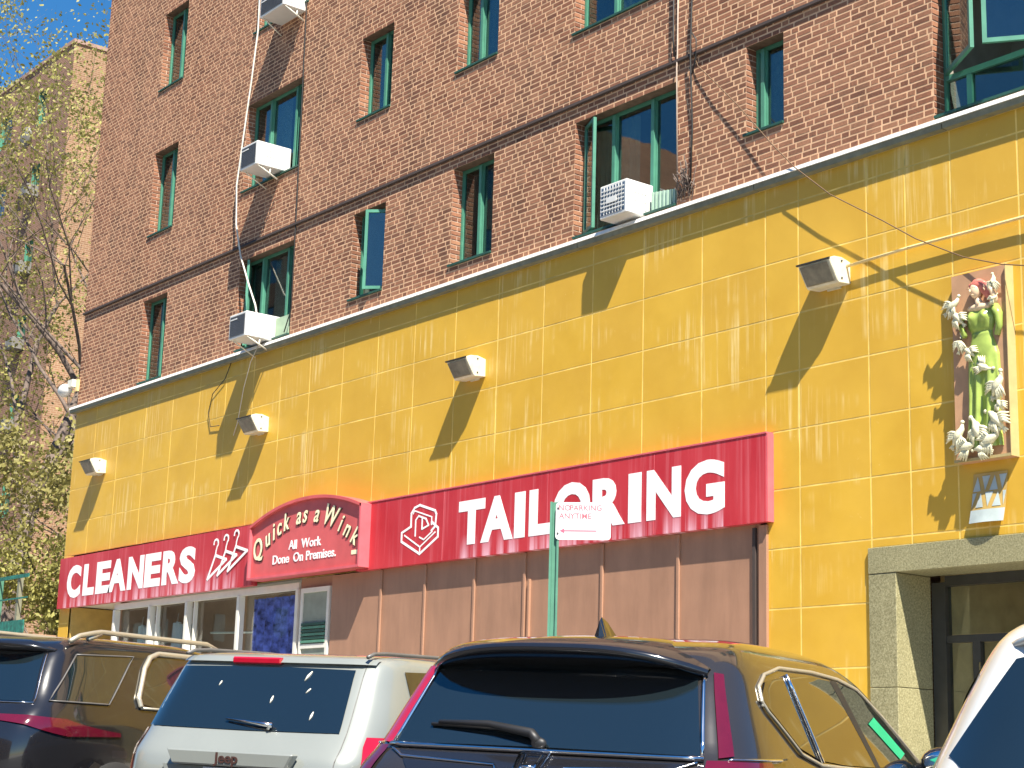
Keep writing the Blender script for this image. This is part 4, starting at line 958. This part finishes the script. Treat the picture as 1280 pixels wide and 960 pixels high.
# shark fin
fn_ = MB(); fz = 1.632
for (u0, hw) in ((0, .035),):
    P0 = [(.78, 0), (.79, .085), (.81, .10), (.88, .08), (.98, .02), (1.04, 0)]
    vv = [(-.0, t_, fz + z_) for t_, z_ in P0]; base = []
    fn_.add(vv + [(-hw, t_, fz - .02) for t_, z_ in P0] + [(hw, t_, fz - .02) for t_, z_ in P0], [(i, i + 1, 6 + i + 1, 6 + i) for i in range(5)] + [(i, i + 1, 12 + i + 1, 12 + i) for i in range(5)] + [(0, 6, 12), (5, 17, 11)], False)
fn_.build('aerial_fin', 'carblack', root)
# wiper
wp = MB(); wp.tube([H.rear(-.50, 1.235, .03), H.rear(-.25, 1.235, .045), H.rear(-.04, 1.205, .045), H.rear(.0, 1.17, .04)], [.010, .016, .022, .02], 6); wp.tube([H.rear(-.54, 1.225, .02), H.rear(-.05, 1.215, .03)], .008, 5); wp.ell(H.rear(.0, 1.165, .03), (.035, .02, .025)); wp.build('wiper', 'black', root)
# H emblem in a rounded surround
em = MB(); zc = 1.075
def ER(pts, r): em.tube([H.rear(a, z, .03) for a, z in pts], r, 5)
ER([(-.065, zc + .05), (.065, zc + .05), (.055, zc - .06), (-.055, zc - .06), (-.065, zc + .05)], .007); ER([(-.038, zc + .04), (-.022, zc - .05)], .008); ER([(.038, zc + .04), (.022, zc - .05)], .008); ER([(-.028, zc - .005), (.028, zc - .005)], .008)
em.build('emblem', 'chrome', root)
def sidewin(C_, pts_top, pts_bot, sg, name, mat, off=.006, nu=14): return patch(lambda a, z: C_.side(a, z, off, sg), pts_top, pts_bot, nu, 6).build(name, mat, root)
for sg in (1, -1):
    sidewin(H, [(.72, 1.40), (.82, 1.465), (1.12, 1.50)], [(.74, 1.36), (1.0, 1.19), (1.22, 1.145)], sg, 'quarter_window', 'carglass')
    sidewin(H, [(1.15, 1.50), (1.5, 1.515), (1.84, 1.51)], [(1.26, 1.14), (1.6, 1.12), (2.14, 1.11)], sg, 'side_window', 'carglass')
    sidewin(H, [(1.96, 1.505), (2.24, 1.48), (2.6, 1.36)], [(2.22, 1.11), (2.7, 1.105), (3.25, 1.10)], sg, 'side_window', 'carglass')
    ol = [(.69, 1.37), (.72, 1.455), (.84, 1.51), (1.1, 1.55), (1.6, 1.555), (2.0, 1.54), (2.3, 1.50), (2.65, 1.37), (3.1, 1.15)]
    outline(lambda a, z: H.side(a, z - .015, .006, sg), ol, .009, closed=False).build('window_trim', 'gold', root)
    outline(lambda a, z: H.side(a, z, .010, sg), [(.68, 1.385), (.72, 1.335), (.98, 1.165), (1.22, 1.12), (2.2, 1.088), (3.3, 1.08)], .008, closed=False).build('window_trim', 'gold', root)
    outline(lambda a, z: H.side(a, z, .012, sg), [(1.14, 1.51), (1.24, 1.13)], .012, closed=False).build('door_trim', 'chrome', root)
    patch(lambda a, z: H.side(a, z, .007, sg), [(1.84, 1.515), (1.96, 1.51)], [(2.14, 1.105), (2.22, 1.105)], 3, 6).build('pillar', 'black', root)
    mr = MB(); mr.ell(H.side(3.02, 1.14, .16, sg), (.13, .07, .085)); mr.tube([H.side(3.05, 1.10, -.02, sg), H.side(3.02, 1.12, .08, sg)], .03, 6); mo = mr.build('door_mirror', 'carblack', root)
    mg = MB(); cxm = H.side(3.02, 1.14, .16, sg); mg.ell((cxm[0], cxm[1] - .055, cxm[2]), (.105, .018, .065)); mg.build('mirror_glass', 'chrome', mo)
    outline(lambda a, z: H.side(a, z, .004, sg), [(1.2, 1.07), (1.2, .5)], .004, closed=False).build('door_seam', 'black', root); outline(lambda a, z: H.side(a, z, .004, sg), [(2.2, 1.07), (2.15, .4)], .004, closed=False).build('door_seam', 'black', root)
patch(lambda a, z: H.front(a, z, .006), [(-.62, 1.50), (.62, 1.50)], [(-.74, 1.12), (.74, 1.12)], 14, 8).build('windscreen', 'carglass', root)
for sg in (-1, 1): patch(lambda a, z: (H.out(a, z)[0] * 1.005, H.out(a, z)[1] + .005, z), [(pi / 2 - sg * .7, .86), (pi / 2 - sg * 1.3, .88)], [(pi / 2 - sg * .7, .74), (pi / 2 - sg * 1.3, .76)], 10, 3).build('headlight', 'clear', root)
MB().box(-.78, .78, -.02, .10, .42, .62).build('bumper', 'black', root, bevel=.02); MB().box(-.26, .26, -.02, .03, .80, .94).build('number_plate', 'signwhite', root)
gt = patch(lambda a, z: H.side(a, z, .010, 1), [(2.27, 1.32), (2.42, 1.355)], [(2.66, 1.15), (2.80, 1.18)], 4, 8); gt.build('green_sticker', 'greentag', root)
wheels(root, .925, (.85, 3.5)); place(root, -5.55, -8.83, 25, zg(-5.55) + .0)
# ---- pale silver boxy suv
root = thing('parked_car', 'pale silver boxy off-roader with red brake light bar on its roof edge', 'car', group='cars parked at an angle to the kerb')
J_ = Car([(.28, .84), (.5, .91), (.8, .93), (1.02, .93), (1.12, .90), (1.25, .885), (1.5, .83), (1.60, .805), (1.64, .775), (1.67, .67), (1.69, .42), (1.695, .3)],
         [(.28, .12), (.5, .02), (.8, .0), (1.0, .03), (1.1, .10), (1.2, .18), (1.4, .30), (1.58, .41), (1.635, .47), (1.665, .65), (1.68, .95), (1.695, 1.4)],
         [(.28, 4.55), (.5, 4.72), (.85, 4.70), (1.0, 4.5), (1.06, 3.9), (1.12, 3.4), (1.4, 2.95), (1.58, 2.62), (1.65, 2.4), (1.68, 2.2), (1.695, 1.9)], 8)
ZJ = ZL[:-1] + [1.685, 1.69, 1.695]
J_.body(ZJ, 'carsilver', root)
patch(lambda a, z: J_.rear(a, z, .008), [(-.765, 1.565), (0, 1.575), (.61, 1.565)], [(-.80, 1.185), (0, 1.18), (.66, 1.185)], 18, 8).build('rear_window', 'carglass', root)
MB().box(-.30, .07, .385, .46, 1.585, 1.63).build('brake_light', 'redlens', root, bevel=.01)
rb = MB(); n_ = 20
rb.grid(lambda u, v: (J_.rear(-.72 + 1.44 * u, 1.60 + .035 * v, .035)), 20, 2); rb.build('roof_lip', 'carsilver', root)
MB().prism([(-.43, 1.055), (-.38, .965), (.44, .965), (.49, 1.055)], 'y', -.045, .03).build('handle_bar', 'carsilver', root, bevel=.01)
MB().prism([(-.48, .96), (-.40, .80), (.40, .80), (.48, .96)], 'y', -.002, .03).build('plate_recess', 'carsilver', root)
MB().box(-.16, .16, -.02, .0, .82, .955).build('number_plate', 'signwhite', root)
text_mb('Jeep', .085, lambda x, z, k: (.02 + x, -.047 - k, .985 + z), bold=.02, d=.006, sx=1.15).build('lettering', 'letterdark', root)
for sg in (-1, 1):
    patch(lambda a, z: (J_.out(a, z)[0] * 1.012, J_.out(a, z)[1] - .012, z), [(-pi / 2 + sg * .70, 1.17), (-pi / 2 + sg * 1.20, 1.17)], [(-pi / 2 + sg * .66, .88), (-pi / 2 + sg * 1.30, .88)], 12, 5).build('tail_light', 'redlens', root)
    patch(lambda a, z: (J_.out(a, z)[0] * 1.014, J_.out(a, z)[1] - .014, z), [(-pi / 2 + sg * .70, .97), (-pi / 2 + sg * 1.25, .97)], [(-pi / 2 + sg * .68, .90), (-pi / 2 + sg * 1.27, .90)], 12, 3).build('tail_light', 'amber' if sg > 0 else 'clear', root)
    sidewin(J_, [(.66, 1.57), (1.2, 1.585)], [(.70, 1.24), (1.24, 1.20)], sg, 'quarter_window', 'carglass')
    sidewin(J_, [(1.27, 1.585), (2.0, 1.59)], [(1.32, 1.20), (2.1, 1.17)], sg, 'side_window', 'carglass'); sidewin(J_, [(2.1, 1.58), (2.6, 1.53)], [(2.2, 1.17), (3.1, 1.15)], sg, 'side_window', 'carglass')
    rl = MB(); rl.tube([(sg * .68, .42, 1.645), (sg * .675, .50, 1.668), (sg * .67, .65, 1.678), (sg * .67, 1.3, 1.69), (sg * .67, 2.2, 1.68), (sg * .67, 2.35, 1.65)], .012, 8)
    rl.build('roof_rail', 'grey', root)
    mr = MB(); mr.ell(J_.side(3.15, 1.16, .12, sg), (.11, .06, .09)); mr.build('door_mirror', 'black', root)
wp = MB(); wp.tube([J_.rear(-.16, 1.245, .03), J_.rear(.08, 1.225, .04), J_.rear(.20, 1.215, .04)], [.008, .012, .016], 5); wp.tube([J_.rear(.18, 1.22, .04), J_.rear(.17, 1.19, .02)], .012, 5); wp.build('wiper', 'chrome', root)
for (a, z, s_, d_a) in ((-.33, 1.46, .03, .3), (.10, 1.37, .045, .1), (.43, 1.28, .05, .15), (.30, 1.52, .06, .5), (.34, 1.43, .03, .9)):
    q = MB(); q.tube([J_.rear(a - sin(d_a) * s_ * .5, z - s_ * .5, .0105), J_.rear(a, z, .0105), J_.rear(a + sin(d_a) * s_ * .5, z + s_ * .5, .0105)], [.003, s_ * .16, .003], 5); q.build('petal', 'offwhite', root)
MB().box(-.8, .8, -.05, .1, .42, .62).build('bumper', 'grey', root, bevel=.02)
patch(lambda a, z: J_.front(a, z, .006), [(-.62, 1.56), (.62, 1.56)], [(-.76, 1.16), (.76, 1.16)], 14, 6).build('windscreen', 'carglass', root)
for sg in (-1, 1): patch(lambda a, z: (J_.out(a, z)[0] * 1.005, J_.out(a, z)[1] + .005, z), [(pi / 2 - sg * .7, .86), (pi / 2 - sg * 1.2, .88)], [(pi / 2 - sg * .7, .70), (pi / 2 - sg * 1.2, .72)], 10, 3).build('headlight', 'clear', root)
outline(lambda a, z: J_.rear(a, z, .002), [(.70, .62), (.71, 1.1), (.66, 1.60)], .003, closed=False).build('tailgate_seam', 'grey', root)
wheels(root, .925, (.9, 3.68), .37); place(root, -9.28, -8.06, 25, zg(-9.26) - .04)
# ---- black three row suv at the left
root = thing('parked_car', 'glossy black three row family car with polished roof rails at the left edge', 'car', group='cars parked at an angle to the kerb')
K_ = Car([(.28, .86), (.5, .93), (.8, .965), (1.0, .96), (1.12, .93), (1.22, .90), (1.5, .80), (1.62, .755), (1.67, .71), (1.71, .60), (1.73, .42), (1.735, .3)],
         [(.28, .14), (.5, .03), (.8, .0), (1.0, .04), (1.12, .12), (1.22, .22), (1.45, .36), (1.6, .47), (1.66, .56), (1.7, .8), (1.72, 1.1), (1.735, 1.6)],
         [(.28, 4.8), (.5, 4.95), (.85, 4.92), (1.0, 4.7), (1.08, 4.1), (1.16, 3.6), (1.4, 3.15), (1.6, 2.75), (1.68, 2.45), (1.72, 2.2), (1.735, 2.0)], 8)
K_.body(ZL[:-4] + [1.65, 1.67, 1.69, 1.705, 1.715, 1.725, 1.735], 'carblack', root)
patch(lambda a, z: K_.rear(a, z, .008), [(-.62, 1.57), (0, 1.58), (.62, 1.57)], [(-.74, 1.20), (0, 1.20), (.74, 1.20)], 18, 8).build('rear_window', 'carglass', root)
outline(lambda a, z: K_.rear(a, z, .012), [(-.75, 1.19), (.76, 1.19), (.64, 1.58)], .006, sub=12, closed=False).build('window_trim', 'chrome', root)
sp_ = MB(); vs = []; fs = []
for i in range(ns + 1):
    u = i / ns * 2 - 1; x_ = .68 * u; k_ = 1 - abs(u) ** 4; tg = K_.rear(x_, 1.58)[1]
    vs += [(x_, tg + .4, 1.60 + .10 * k_), (x_, tg - .14 * k_, 1.60 + .05 * k_), (x_, tg - .15 * k_, 1.585 + .04 * k_), (x_, tg + .03, 1.565)]
for i in range(ns):
    for q in range(3): fs.append((i * 4 + q, i * 4 + q + 1, (i + 1) * 4 + q + 1, (i + 1) * 4 + q))
sp_.add(vs, fs, True); sp_.build('spoiler', 'carblack', root)
for sg in (-1, 1):
    patch(lambda a, z: (K_.out(a, z)[0] * 1.010, K_.out(a, z)[1] - .010, z), [(-pi / 2 + sg * .02, 1.10), (-pi / 2 + sg * .5, 1.10), (-pi / 2 + sg * 1.10, 1.08), (-pi / 2 + sg * 1.46, .985)], [(-pi / 2 + sg * .02, 1.06), (-pi / 2 + sg * .5, 1.03), (-pi / 2 + sg * 1.10, .95), (-pi / 2 + sg * 1.46, .955)], 40, 5).build('tail_light', 'darkredlens', root)
    sidewin(K_, [(.66, 1.565), (1.32, 1.585)], [(.36, 1.215), (.92, 1.205)], sg, 'quarter_window', 'carglass')
    outline(lambda a, z: K_.side(a, z, .010, sg), [(.66, 1.57), (1.33, 1.59), (.92, 1.20), (.33, 1.21)], .007, closed=True).build('window_trim', 'grey', root)
    sidewin(K_, [(1.46, 1.50), (1.62, 1.60), (2.35, 1.61)], [(1.32, 1.22), (1.5, 1.19), (2.45, 1.17)], sg, 'side_window', 'carglass')
    outline(lambda a, z: K_.side(a, z, .014, sg), [(1.30, 1.19), (1.29, 1.26), (1.44, 1.50), (1.54, 1.595), (1.66, 1.63), (2.9, 1.62)], .024, closed=False).build('window_trim', 'gold', root)
    outline(lambda a, z: K_.side(a, z, .012, sg), [(1.30, 1.185), (3.3, 1.14)], .012, closed=False).build('window_trim', 'gold', root)
    sidewin(K_, [(2.45, 1.61), (2.85, 1.52)], [(2.55, 1.17), (3.3, 1.16)], sg, 'side_window', 'carglass')
    rl = MB(); rl.tube([(sg * .72, .62, 1.67), (sg * .71, .74, 1.72), (sg * .705, .9, 1.75), (sg * .70, 1.0, 1.765), (sg * .70, 2.4, 1.755), (sg * .70, 2.6, 1.70)], .020, 8)
    rl.tube([(sg * .70, .85, 1.70), (sg * .70, 1.0, 1.75)], .02, 6); rl.tube([(sg * .70, 2.45, 1.69), (sg * .70, 2.45, 1.75)], .02, 6); rl.build('roof_rail', 'gold', root)
    mr = MB(); mr.ell(K_.side(3.4, 1.16, .12, sg), (.12, .06, .085)); mr.build('door_mirror', 'carblack', root)
text_mb('SIGNATURE', .05, lambda x, z, k: K_.rear(.40 + x, 1.135 + z, .01 + k), bold=.0, d=.002).build('lettering', 'chrome', root) if 0 else None
patch(lambda a, z: K_.front(a, z, .006), [(-.64, 1.58), (.64, 1.58)], [(-.78, 1.2), (.78, 1.2)], 14, 6).build('windscreen', 'carglass', root)
MB().box(-.84, .84, -.04, .1, .42, .62).build('bumper', 'black', root, bevel=.02); MB().box(-.26, .26, -.03, .01, .78, .92).build('number_plate', 'signwhite', root)
for sg in (-1, 1): patch(lambda a, z: (K_.out(a, z)[0] * 1.005, K_.out(a, z)[1] + .005, z), [(pi / 2 - sg * .7, .86), (pi / 2 - sg * 1.2, .88)], [(pi / 2 - sg * .7, .70), (pi / 2 - sg * 1.2, .72)], 10, 3).build('headlight', 'clear', root)
wheels(root, .96, (1.0, 3.9), .39); place(root, -13.08, -8.48, 25, zg(-12.75) + .07)
# ---- white suv at the right edge
root = thing('parked_car', 'white rounded car with dark rear glass at the right edge', 'car', group='cars parked at an angle to the kerb')
V_ = Car([(.28, .84), (.5, .91), (.8, .94), (1.02, .935), (1.12, .91), (1.25, .86), (1.45, .775), (1.55, .72), (1.60, .66), (1.65, .52), (1.68, .34), (1.69, .2)],
         [(.28, .14), (.5, .03), (.8, .0), (.98, .04), (1.08, .12), (1.2, .22), (1.4, .36), (1.54, .47), (1.60, .56), (1.65, .8), (1.68, 1.2), (1.69, 1.5)],
         [(.28, 4.4), (.5, 4.6), (.85, 4.58), (1.0, 4.3), (1.08, 3.7), (1.14, 3.4), (1.4, 2.9), (1.56, 2.55), (1.62, 2.3), (1.66, 2.1), (1.69, 1.8)], 6)
V_.body(ZL + [1.69], 'carwhite', root)
patch(lambda a, z: V_.rear(a, z, .008), [(-.60, 1.48), (-.40, 1.525), (0, 1.54), (.40, 1.525), (.60, 1.48)], [(-.77, 1.20), (-.68, 1.145), (0, 1.12), (.68, 1.145), (.77, 1.20)], 24, 10).build('rear_window', 'carglass', root)
sp_ = MB(); vs = []; fs = []
for i in range(ns + 1):
    u = i / ns * 2 - 1; x_ = .66 * u; k_ = 1 - abs(u) ** 3; tg = V_.rear(x_, 1.54)[1]
    vs += [(x_, tg + .4, 1.53 + .12 * k_), (x_, tg - .16 * k_, 1.52 + .08 * k_), (x_, tg - .17 * k_, 1.505 + .07 * k_), (x_, tg + .02, 1.50 + .03 * k_)]
for i in range(ns):
    for q in range(3): fs.append((i * 4 + q, i * 4 + q + 1, (i + 1) * 4 + q + 1, (i + 1) * 4 + q))
sp_.add(vs, fs, True); sp_.build('spoiler', 'carwhite', root)
for sg in (-1, 1):
    patch(lambda a, z: (V_.out(a, z)[0] * 1.010, V_.out(a, z)[1] - .010, z), [(-pi / 2 + sg * .75, 1.06), (-pi / 2 + sg * 1.40, 1.08)], [(-pi / 2 + sg * .55, .90), (-pi / 2 + sg * 1.42, .96)], 12, 5).build('tail_light', 'redlens', root)
    sidewin(V_, [(.60, 1.44), (1.2, 1.52), (2.3, 1.54)], [(.60, 1.38), (1.0, 1.18), (2.3, 1.14)], sg, 'side_window', 'carglass')
    sidewin(V_, [(2.4, 1.53), (2.7, 1.45)], [(2.4, 1.14), (3.2, 1.13)], sg, 'side_window', 'carglass')
    mr = MB(); mr.ell(V_.side(3.1, 1.14, .12, sg), (.12, .06, .085)); mr.build('door_mirror', 'carwhite', root)
patch(lambda a, z: V_.front(a, z, .006), [(-.6, 1.52), (.6, 1.52)], [(-.76, 1.16), (.76, 1.16)], 14, 6).build('windscreen', 'carglass', root)
MB().box(-.8, .8, -.04, .1, .42, .62).build('bumper', 'grey', root, bevel=.02); MB().box(-.26, .26, -.03, .01, .78, .92).build('number_plate', 'signwhite', root)
wheels(root, .93, (.9, 3.6)); place(root, -2.28, -9.2, 25, zg(-2.28) - .0)

# ------------------------------------------------------------------ far buildings
FB = thing('far_apartment_building', 'tall brown brick apartment building behind the trees at the left', 'building', (-55, 9.5, 0)); o_ = FB.location
FX, FY, FH = -55.0, 9.5, 25.8
fm = MB(); holes2 = []
for X in (-57.9, -61.5, -65.0, -69, -73, -77):
    for z_ in (3.0, 5.95, 8.9, 11.85, 14.8, 17.6, 20.5, 23.4): holes2.append((X, X + (.75 if X > -60 else 1.2), z_, z_ + 1.35))
wall_holes(fm, -95, FX, 0, FH, holes2, FY); fm.quad((-95, FY, FH), (FX, FY, FH), (FX, FY + 16, FH), (-95, FY + 16, FH)); fm.quad((-95, FY + 16, 0), (FX, FY + 16, 0), (FX, FY + 16, FH), (-95, FY + 16, FH)); fm.quad((-95, FY, 0), (-95, FY + 16, 0), (-95, FY + 16, FH), (-95, FY, FH))
fm.build('front_wall', 'farbrick', FB, o_)
MB().quad((FX, FY, 0), (FX, FY + 16, 0), (FX, FY + 16, FH), (FX, FY, FH)).build('end_wall', 'farbrick_sun_tone', FB, o_)
MB().box(-95, FX + .06, FY - .06, FY + 16, FH, FH + .14).build('parapet', simple('pink_stone', (.32, .20, .16), .8), FB, o_)
for (a, b, c, d) in holes2:
    f_ = MB(); f_.box(a, a + .07, FY + .12, FY + .2, c, d); f_.box(b - .07, b, FY + .12, FY + .2, c, d); f_.box(a + .07, b - .07, FY + .12, FY + .2, c, c + .07); f_.box(a + .07, b - .07, FY + .12, FY + .2, d - .07, d); f_.quad((a, FY, c), (a, FY + .2, c), (a, FY + .2, d), (a, FY, d)); f_.quad((b, FY, c), (b, FY + .2, c), (b, FY + .2, d), (b, FY, d)); f_.quad((a, FY, d), (b, FY, d), (b, FY + .2, d), (a, FY + .2, d)); f_.quad((a, FY, c), (b, FY, c), (b, FY + .2, c), (a, FY + .2, c))
    fo = f_.build('window', 'green', FB, o_); MB().box(a + .07, b - .07, FY + .15, FY + .16, c + .07, d - .07).build('pane', 'carglass', fo, o_)
fal = ['white dish shaped unit high on the far building', 'small dark grey air conditioner on the far building, fifth floor', 'white air conditioner low in the far building window column', 'grey air conditioner in the far building window above the shrubs']
for i, (z_, m_) in enumerate(((17.6, 'farac'), (14.8, 'farac'), (11.85, 'farac'), (20.5, 'farac'))):
    t = MB(); t.box(-57.85, -57.2, FY - .42, FY + .1, z_ + .05, z_ + .48); t.box(-57.8, -57.25, FY - .43, FY - .421, z_ + .1, z_ + .42)
    tag(t.build('air_conditioner', m_, origin=(-57.5, FY, z_), bevel=.02), ['pale air conditioner on the far building, two floors below the dish', 'pale air conditioner on the far building, three floors below the dish', 'white air conditioner on the far building, lowest one visible', 'pale air conditioner on the far building, just below the dish'][i], 'air conditioner', 'air conditioners on the far building')
t = MB(); t.ell((-57.5, FY - .5, 22.75), (.42, .16, .42), 16, 8); t.tube([(-57.5, FY, 22.3), (-57.5, FY - .45, 22.6)], .04, 6); tag(t.build('satellite_dish', 'farac', origin=(-57.5, FY, 22.3)), 'white satellite dish high on the far brick building', 'dish')
# buildings across the street (seen in the window reflections)
for i, (a, b, h_) in enumerate(((-100, -56, 29.5), (-54, -30, 12), (-28, 6, 10))):
    ob = thing('opposite_building', ['tall brick block across the street, mirrored in the windows', 'mid height brick block across the street, behind the viewer on the left', 'low brick block across the street, directly behind the viewer'][i], 'building', ((a + b) / 2, -34, 0)); o_ = ob.location
    hs = []; x = a + 2
    while x < b - 2:
        z_ = 1.5
        while z_ + 1.6 < h_: hs.append((x, x + 1.4, z_, z_ + 1.5)); z_ += 2.9
        x += 3.4
    f_ = MB(); wall_holes(f_, a, b, -1, h_, hs, -34); f_.quad((a, -34, -1), (a, -50, -1), (a, -50, h_), (a, -34, h_)); f_.quad((b, -34, -1), (b, -50, -1), (b, -50, h_), (b, -34, h_)); f_.quad((a, -34, h_), (b, -34, h_), (b, -50, h_), (a, -50, h_)); f_.quad((a, -50, -1), (b, -50, -1), (b, -50, h_), (a, -50, h_)); f_.build('wall', 'farbrick', ob, o_)
    for (p, q, c, d) in hs[:290]:
        g_ = MB(); g_.box(p, q, -34.14, -34.10, c, d); g_.build('window', 'carglass', ob, o_)

# ------------------------------------------------------------------ green shed railing at the left
fe = thing('green_railing', 'green boarded railing with posts left of the yellow shop', 'railing', (-33, -.5, 0)); o_ = fe.location
for i in range(7):
    x = -31.0 - i * .95
    MB().box(x - .045, x + .045, -.58, -.5, 3.35, 4.22).build('post', 'polegreen' if i % 2 else 'coping_low', fe, o_)
for i in range(6):
    x = -31.0 - i * .95; MB().tube([(x - .28, -.45, 4.05), (x - .10, -.45, 3.5)], .016, 5).build('brace', 'lettercream', fe, o_)
MB().box(-37, -30.5, -.6, -.585, 4.19, 4.26).build('top_rail', 'shedgreen', fe, o_); MB().box(-37, -30.5, -.6, -.585, 3.80, 3.83).build('mid_rail', 'shedgreen', fe, o_)
for i in range(10): MB().box(-37 + i * .65, -37 + i * .65 + .64, -.63, -.60, 3.16, 3.40).build('board', 'shedgreen', fe, o_)
MB().box(-37, -30.5, -.59, .6, 3.1, 3.15).build('deck', 'wood', fe, o_)
for x in (-31.0, -33.8, -36.8): MB().box(x - .05, x + .05, -.55, -.45, zg(x), 3.1).build('leg', 'polegreen', fe, o_)

# ------------------------------------------------------------------ trees
def tree(x, y, z0, h, lab, seed, leafm, nleaf, spread=1.0, lean=(0, 0), lsize=.07):
    r = random.Random(seed); t = thing('street_tree', lab, 'tree', (x, y, z0), 'trees beyond the left corner'); o_ = t.location
    tips = []; tk = MB(); br = MB(); tw = MB()
    def grow(p, d, L, rad, lev):
        pts = [p]; rs = [rad]; n = 5
        for i in range(n):
            d = (d + Vector((r.uniform(-.22, .22), r.uniform(-.22, .22), r.uniform(-.06, .14)))).normalized(); pts.append(pts[-1] + d * L / n); rs.append(rad * (1 - .5 * (i + 1) / n))
        (tk if lev == 0 else br if lev < 3 else tw).tube(pts, rs, 8 if lev == 0 else 5 if lev < 3 else 3, caps=False)
        if lev >= 3: tips.extend(pts[1:])
        if lev < 5:
            k = (4, 4, 4, 3, 3)[lev]
            for c in range(k):
                j = r.randint(2, n) if lev else r.randint(3, n); q = pts[j]
                ax = Vector((r.uniform(-1, 1), r.uniform(-1, 1), r.uniform(-.1, .6))).normalized()
                nd = (d * r.uniform(.3, .9) + ax * r.uniform(.7, 1.2) * spread).normalized(); grow(q, nd, L * r.uniform(.58, .78), rs[j] * .62, lev + 1)
    grow(Vector((x, y, z0)), Vector((lean[0], lean[1], 1)).normalized(), h * .36, h * .009 + .03, 0)
    tk.build('trunk', 'bark', t, o_); br.build('branches', 'bark', t, o_); tw.build('twigs', 'bark', t, o_)
    lf = MB(); vs = []; fs = []
    for i in range(nleaf):
        c = r.choice(tips) + Vector((r.gauss(0, .14), r.gauss(0, .14), r.gauss(0, .14))); s = lsize * r.uniform(.6, 1.3)
        a = Vector((r.uniform(-1, 1), r.uniform(-1, 1), r.uniform(-1, 1))).normalized(); b = a.orthogonal().normalized(); o = len(vs)
        vs += [c - a * s, c + b * s * .55, c + a * s, c - b * s * .55]; fs.append((o, o + 1, o + 2, o + 3))
    lf.add(vs, fs); lf.build('leaves', leafm, t, o_)
tree(-41.0, 3.2, .9, 28, 'tall budding tree with dark bare branches against the sky', 3, 'leafy', 12000, .9, (.06, 0), .055)
tree(-38.6, 4.5, .9, 12, 'lower leafing tree right of the tall budding one', 11, 'leafg', 8000, 1.1, (.1, 0), .07)
tree(-44.0, 6.0, .9, 22, 'brownish twiggy tree close to the far building', 23, 'leafy', 9000, 1.0, (.15, 0), .06)
tree(-35.6, 2.6, .9, 6.5, 'small yellow green shrub like tree behind the green railing', 31, 'leafy', 9000, 1.2, (.0, 0), .06)
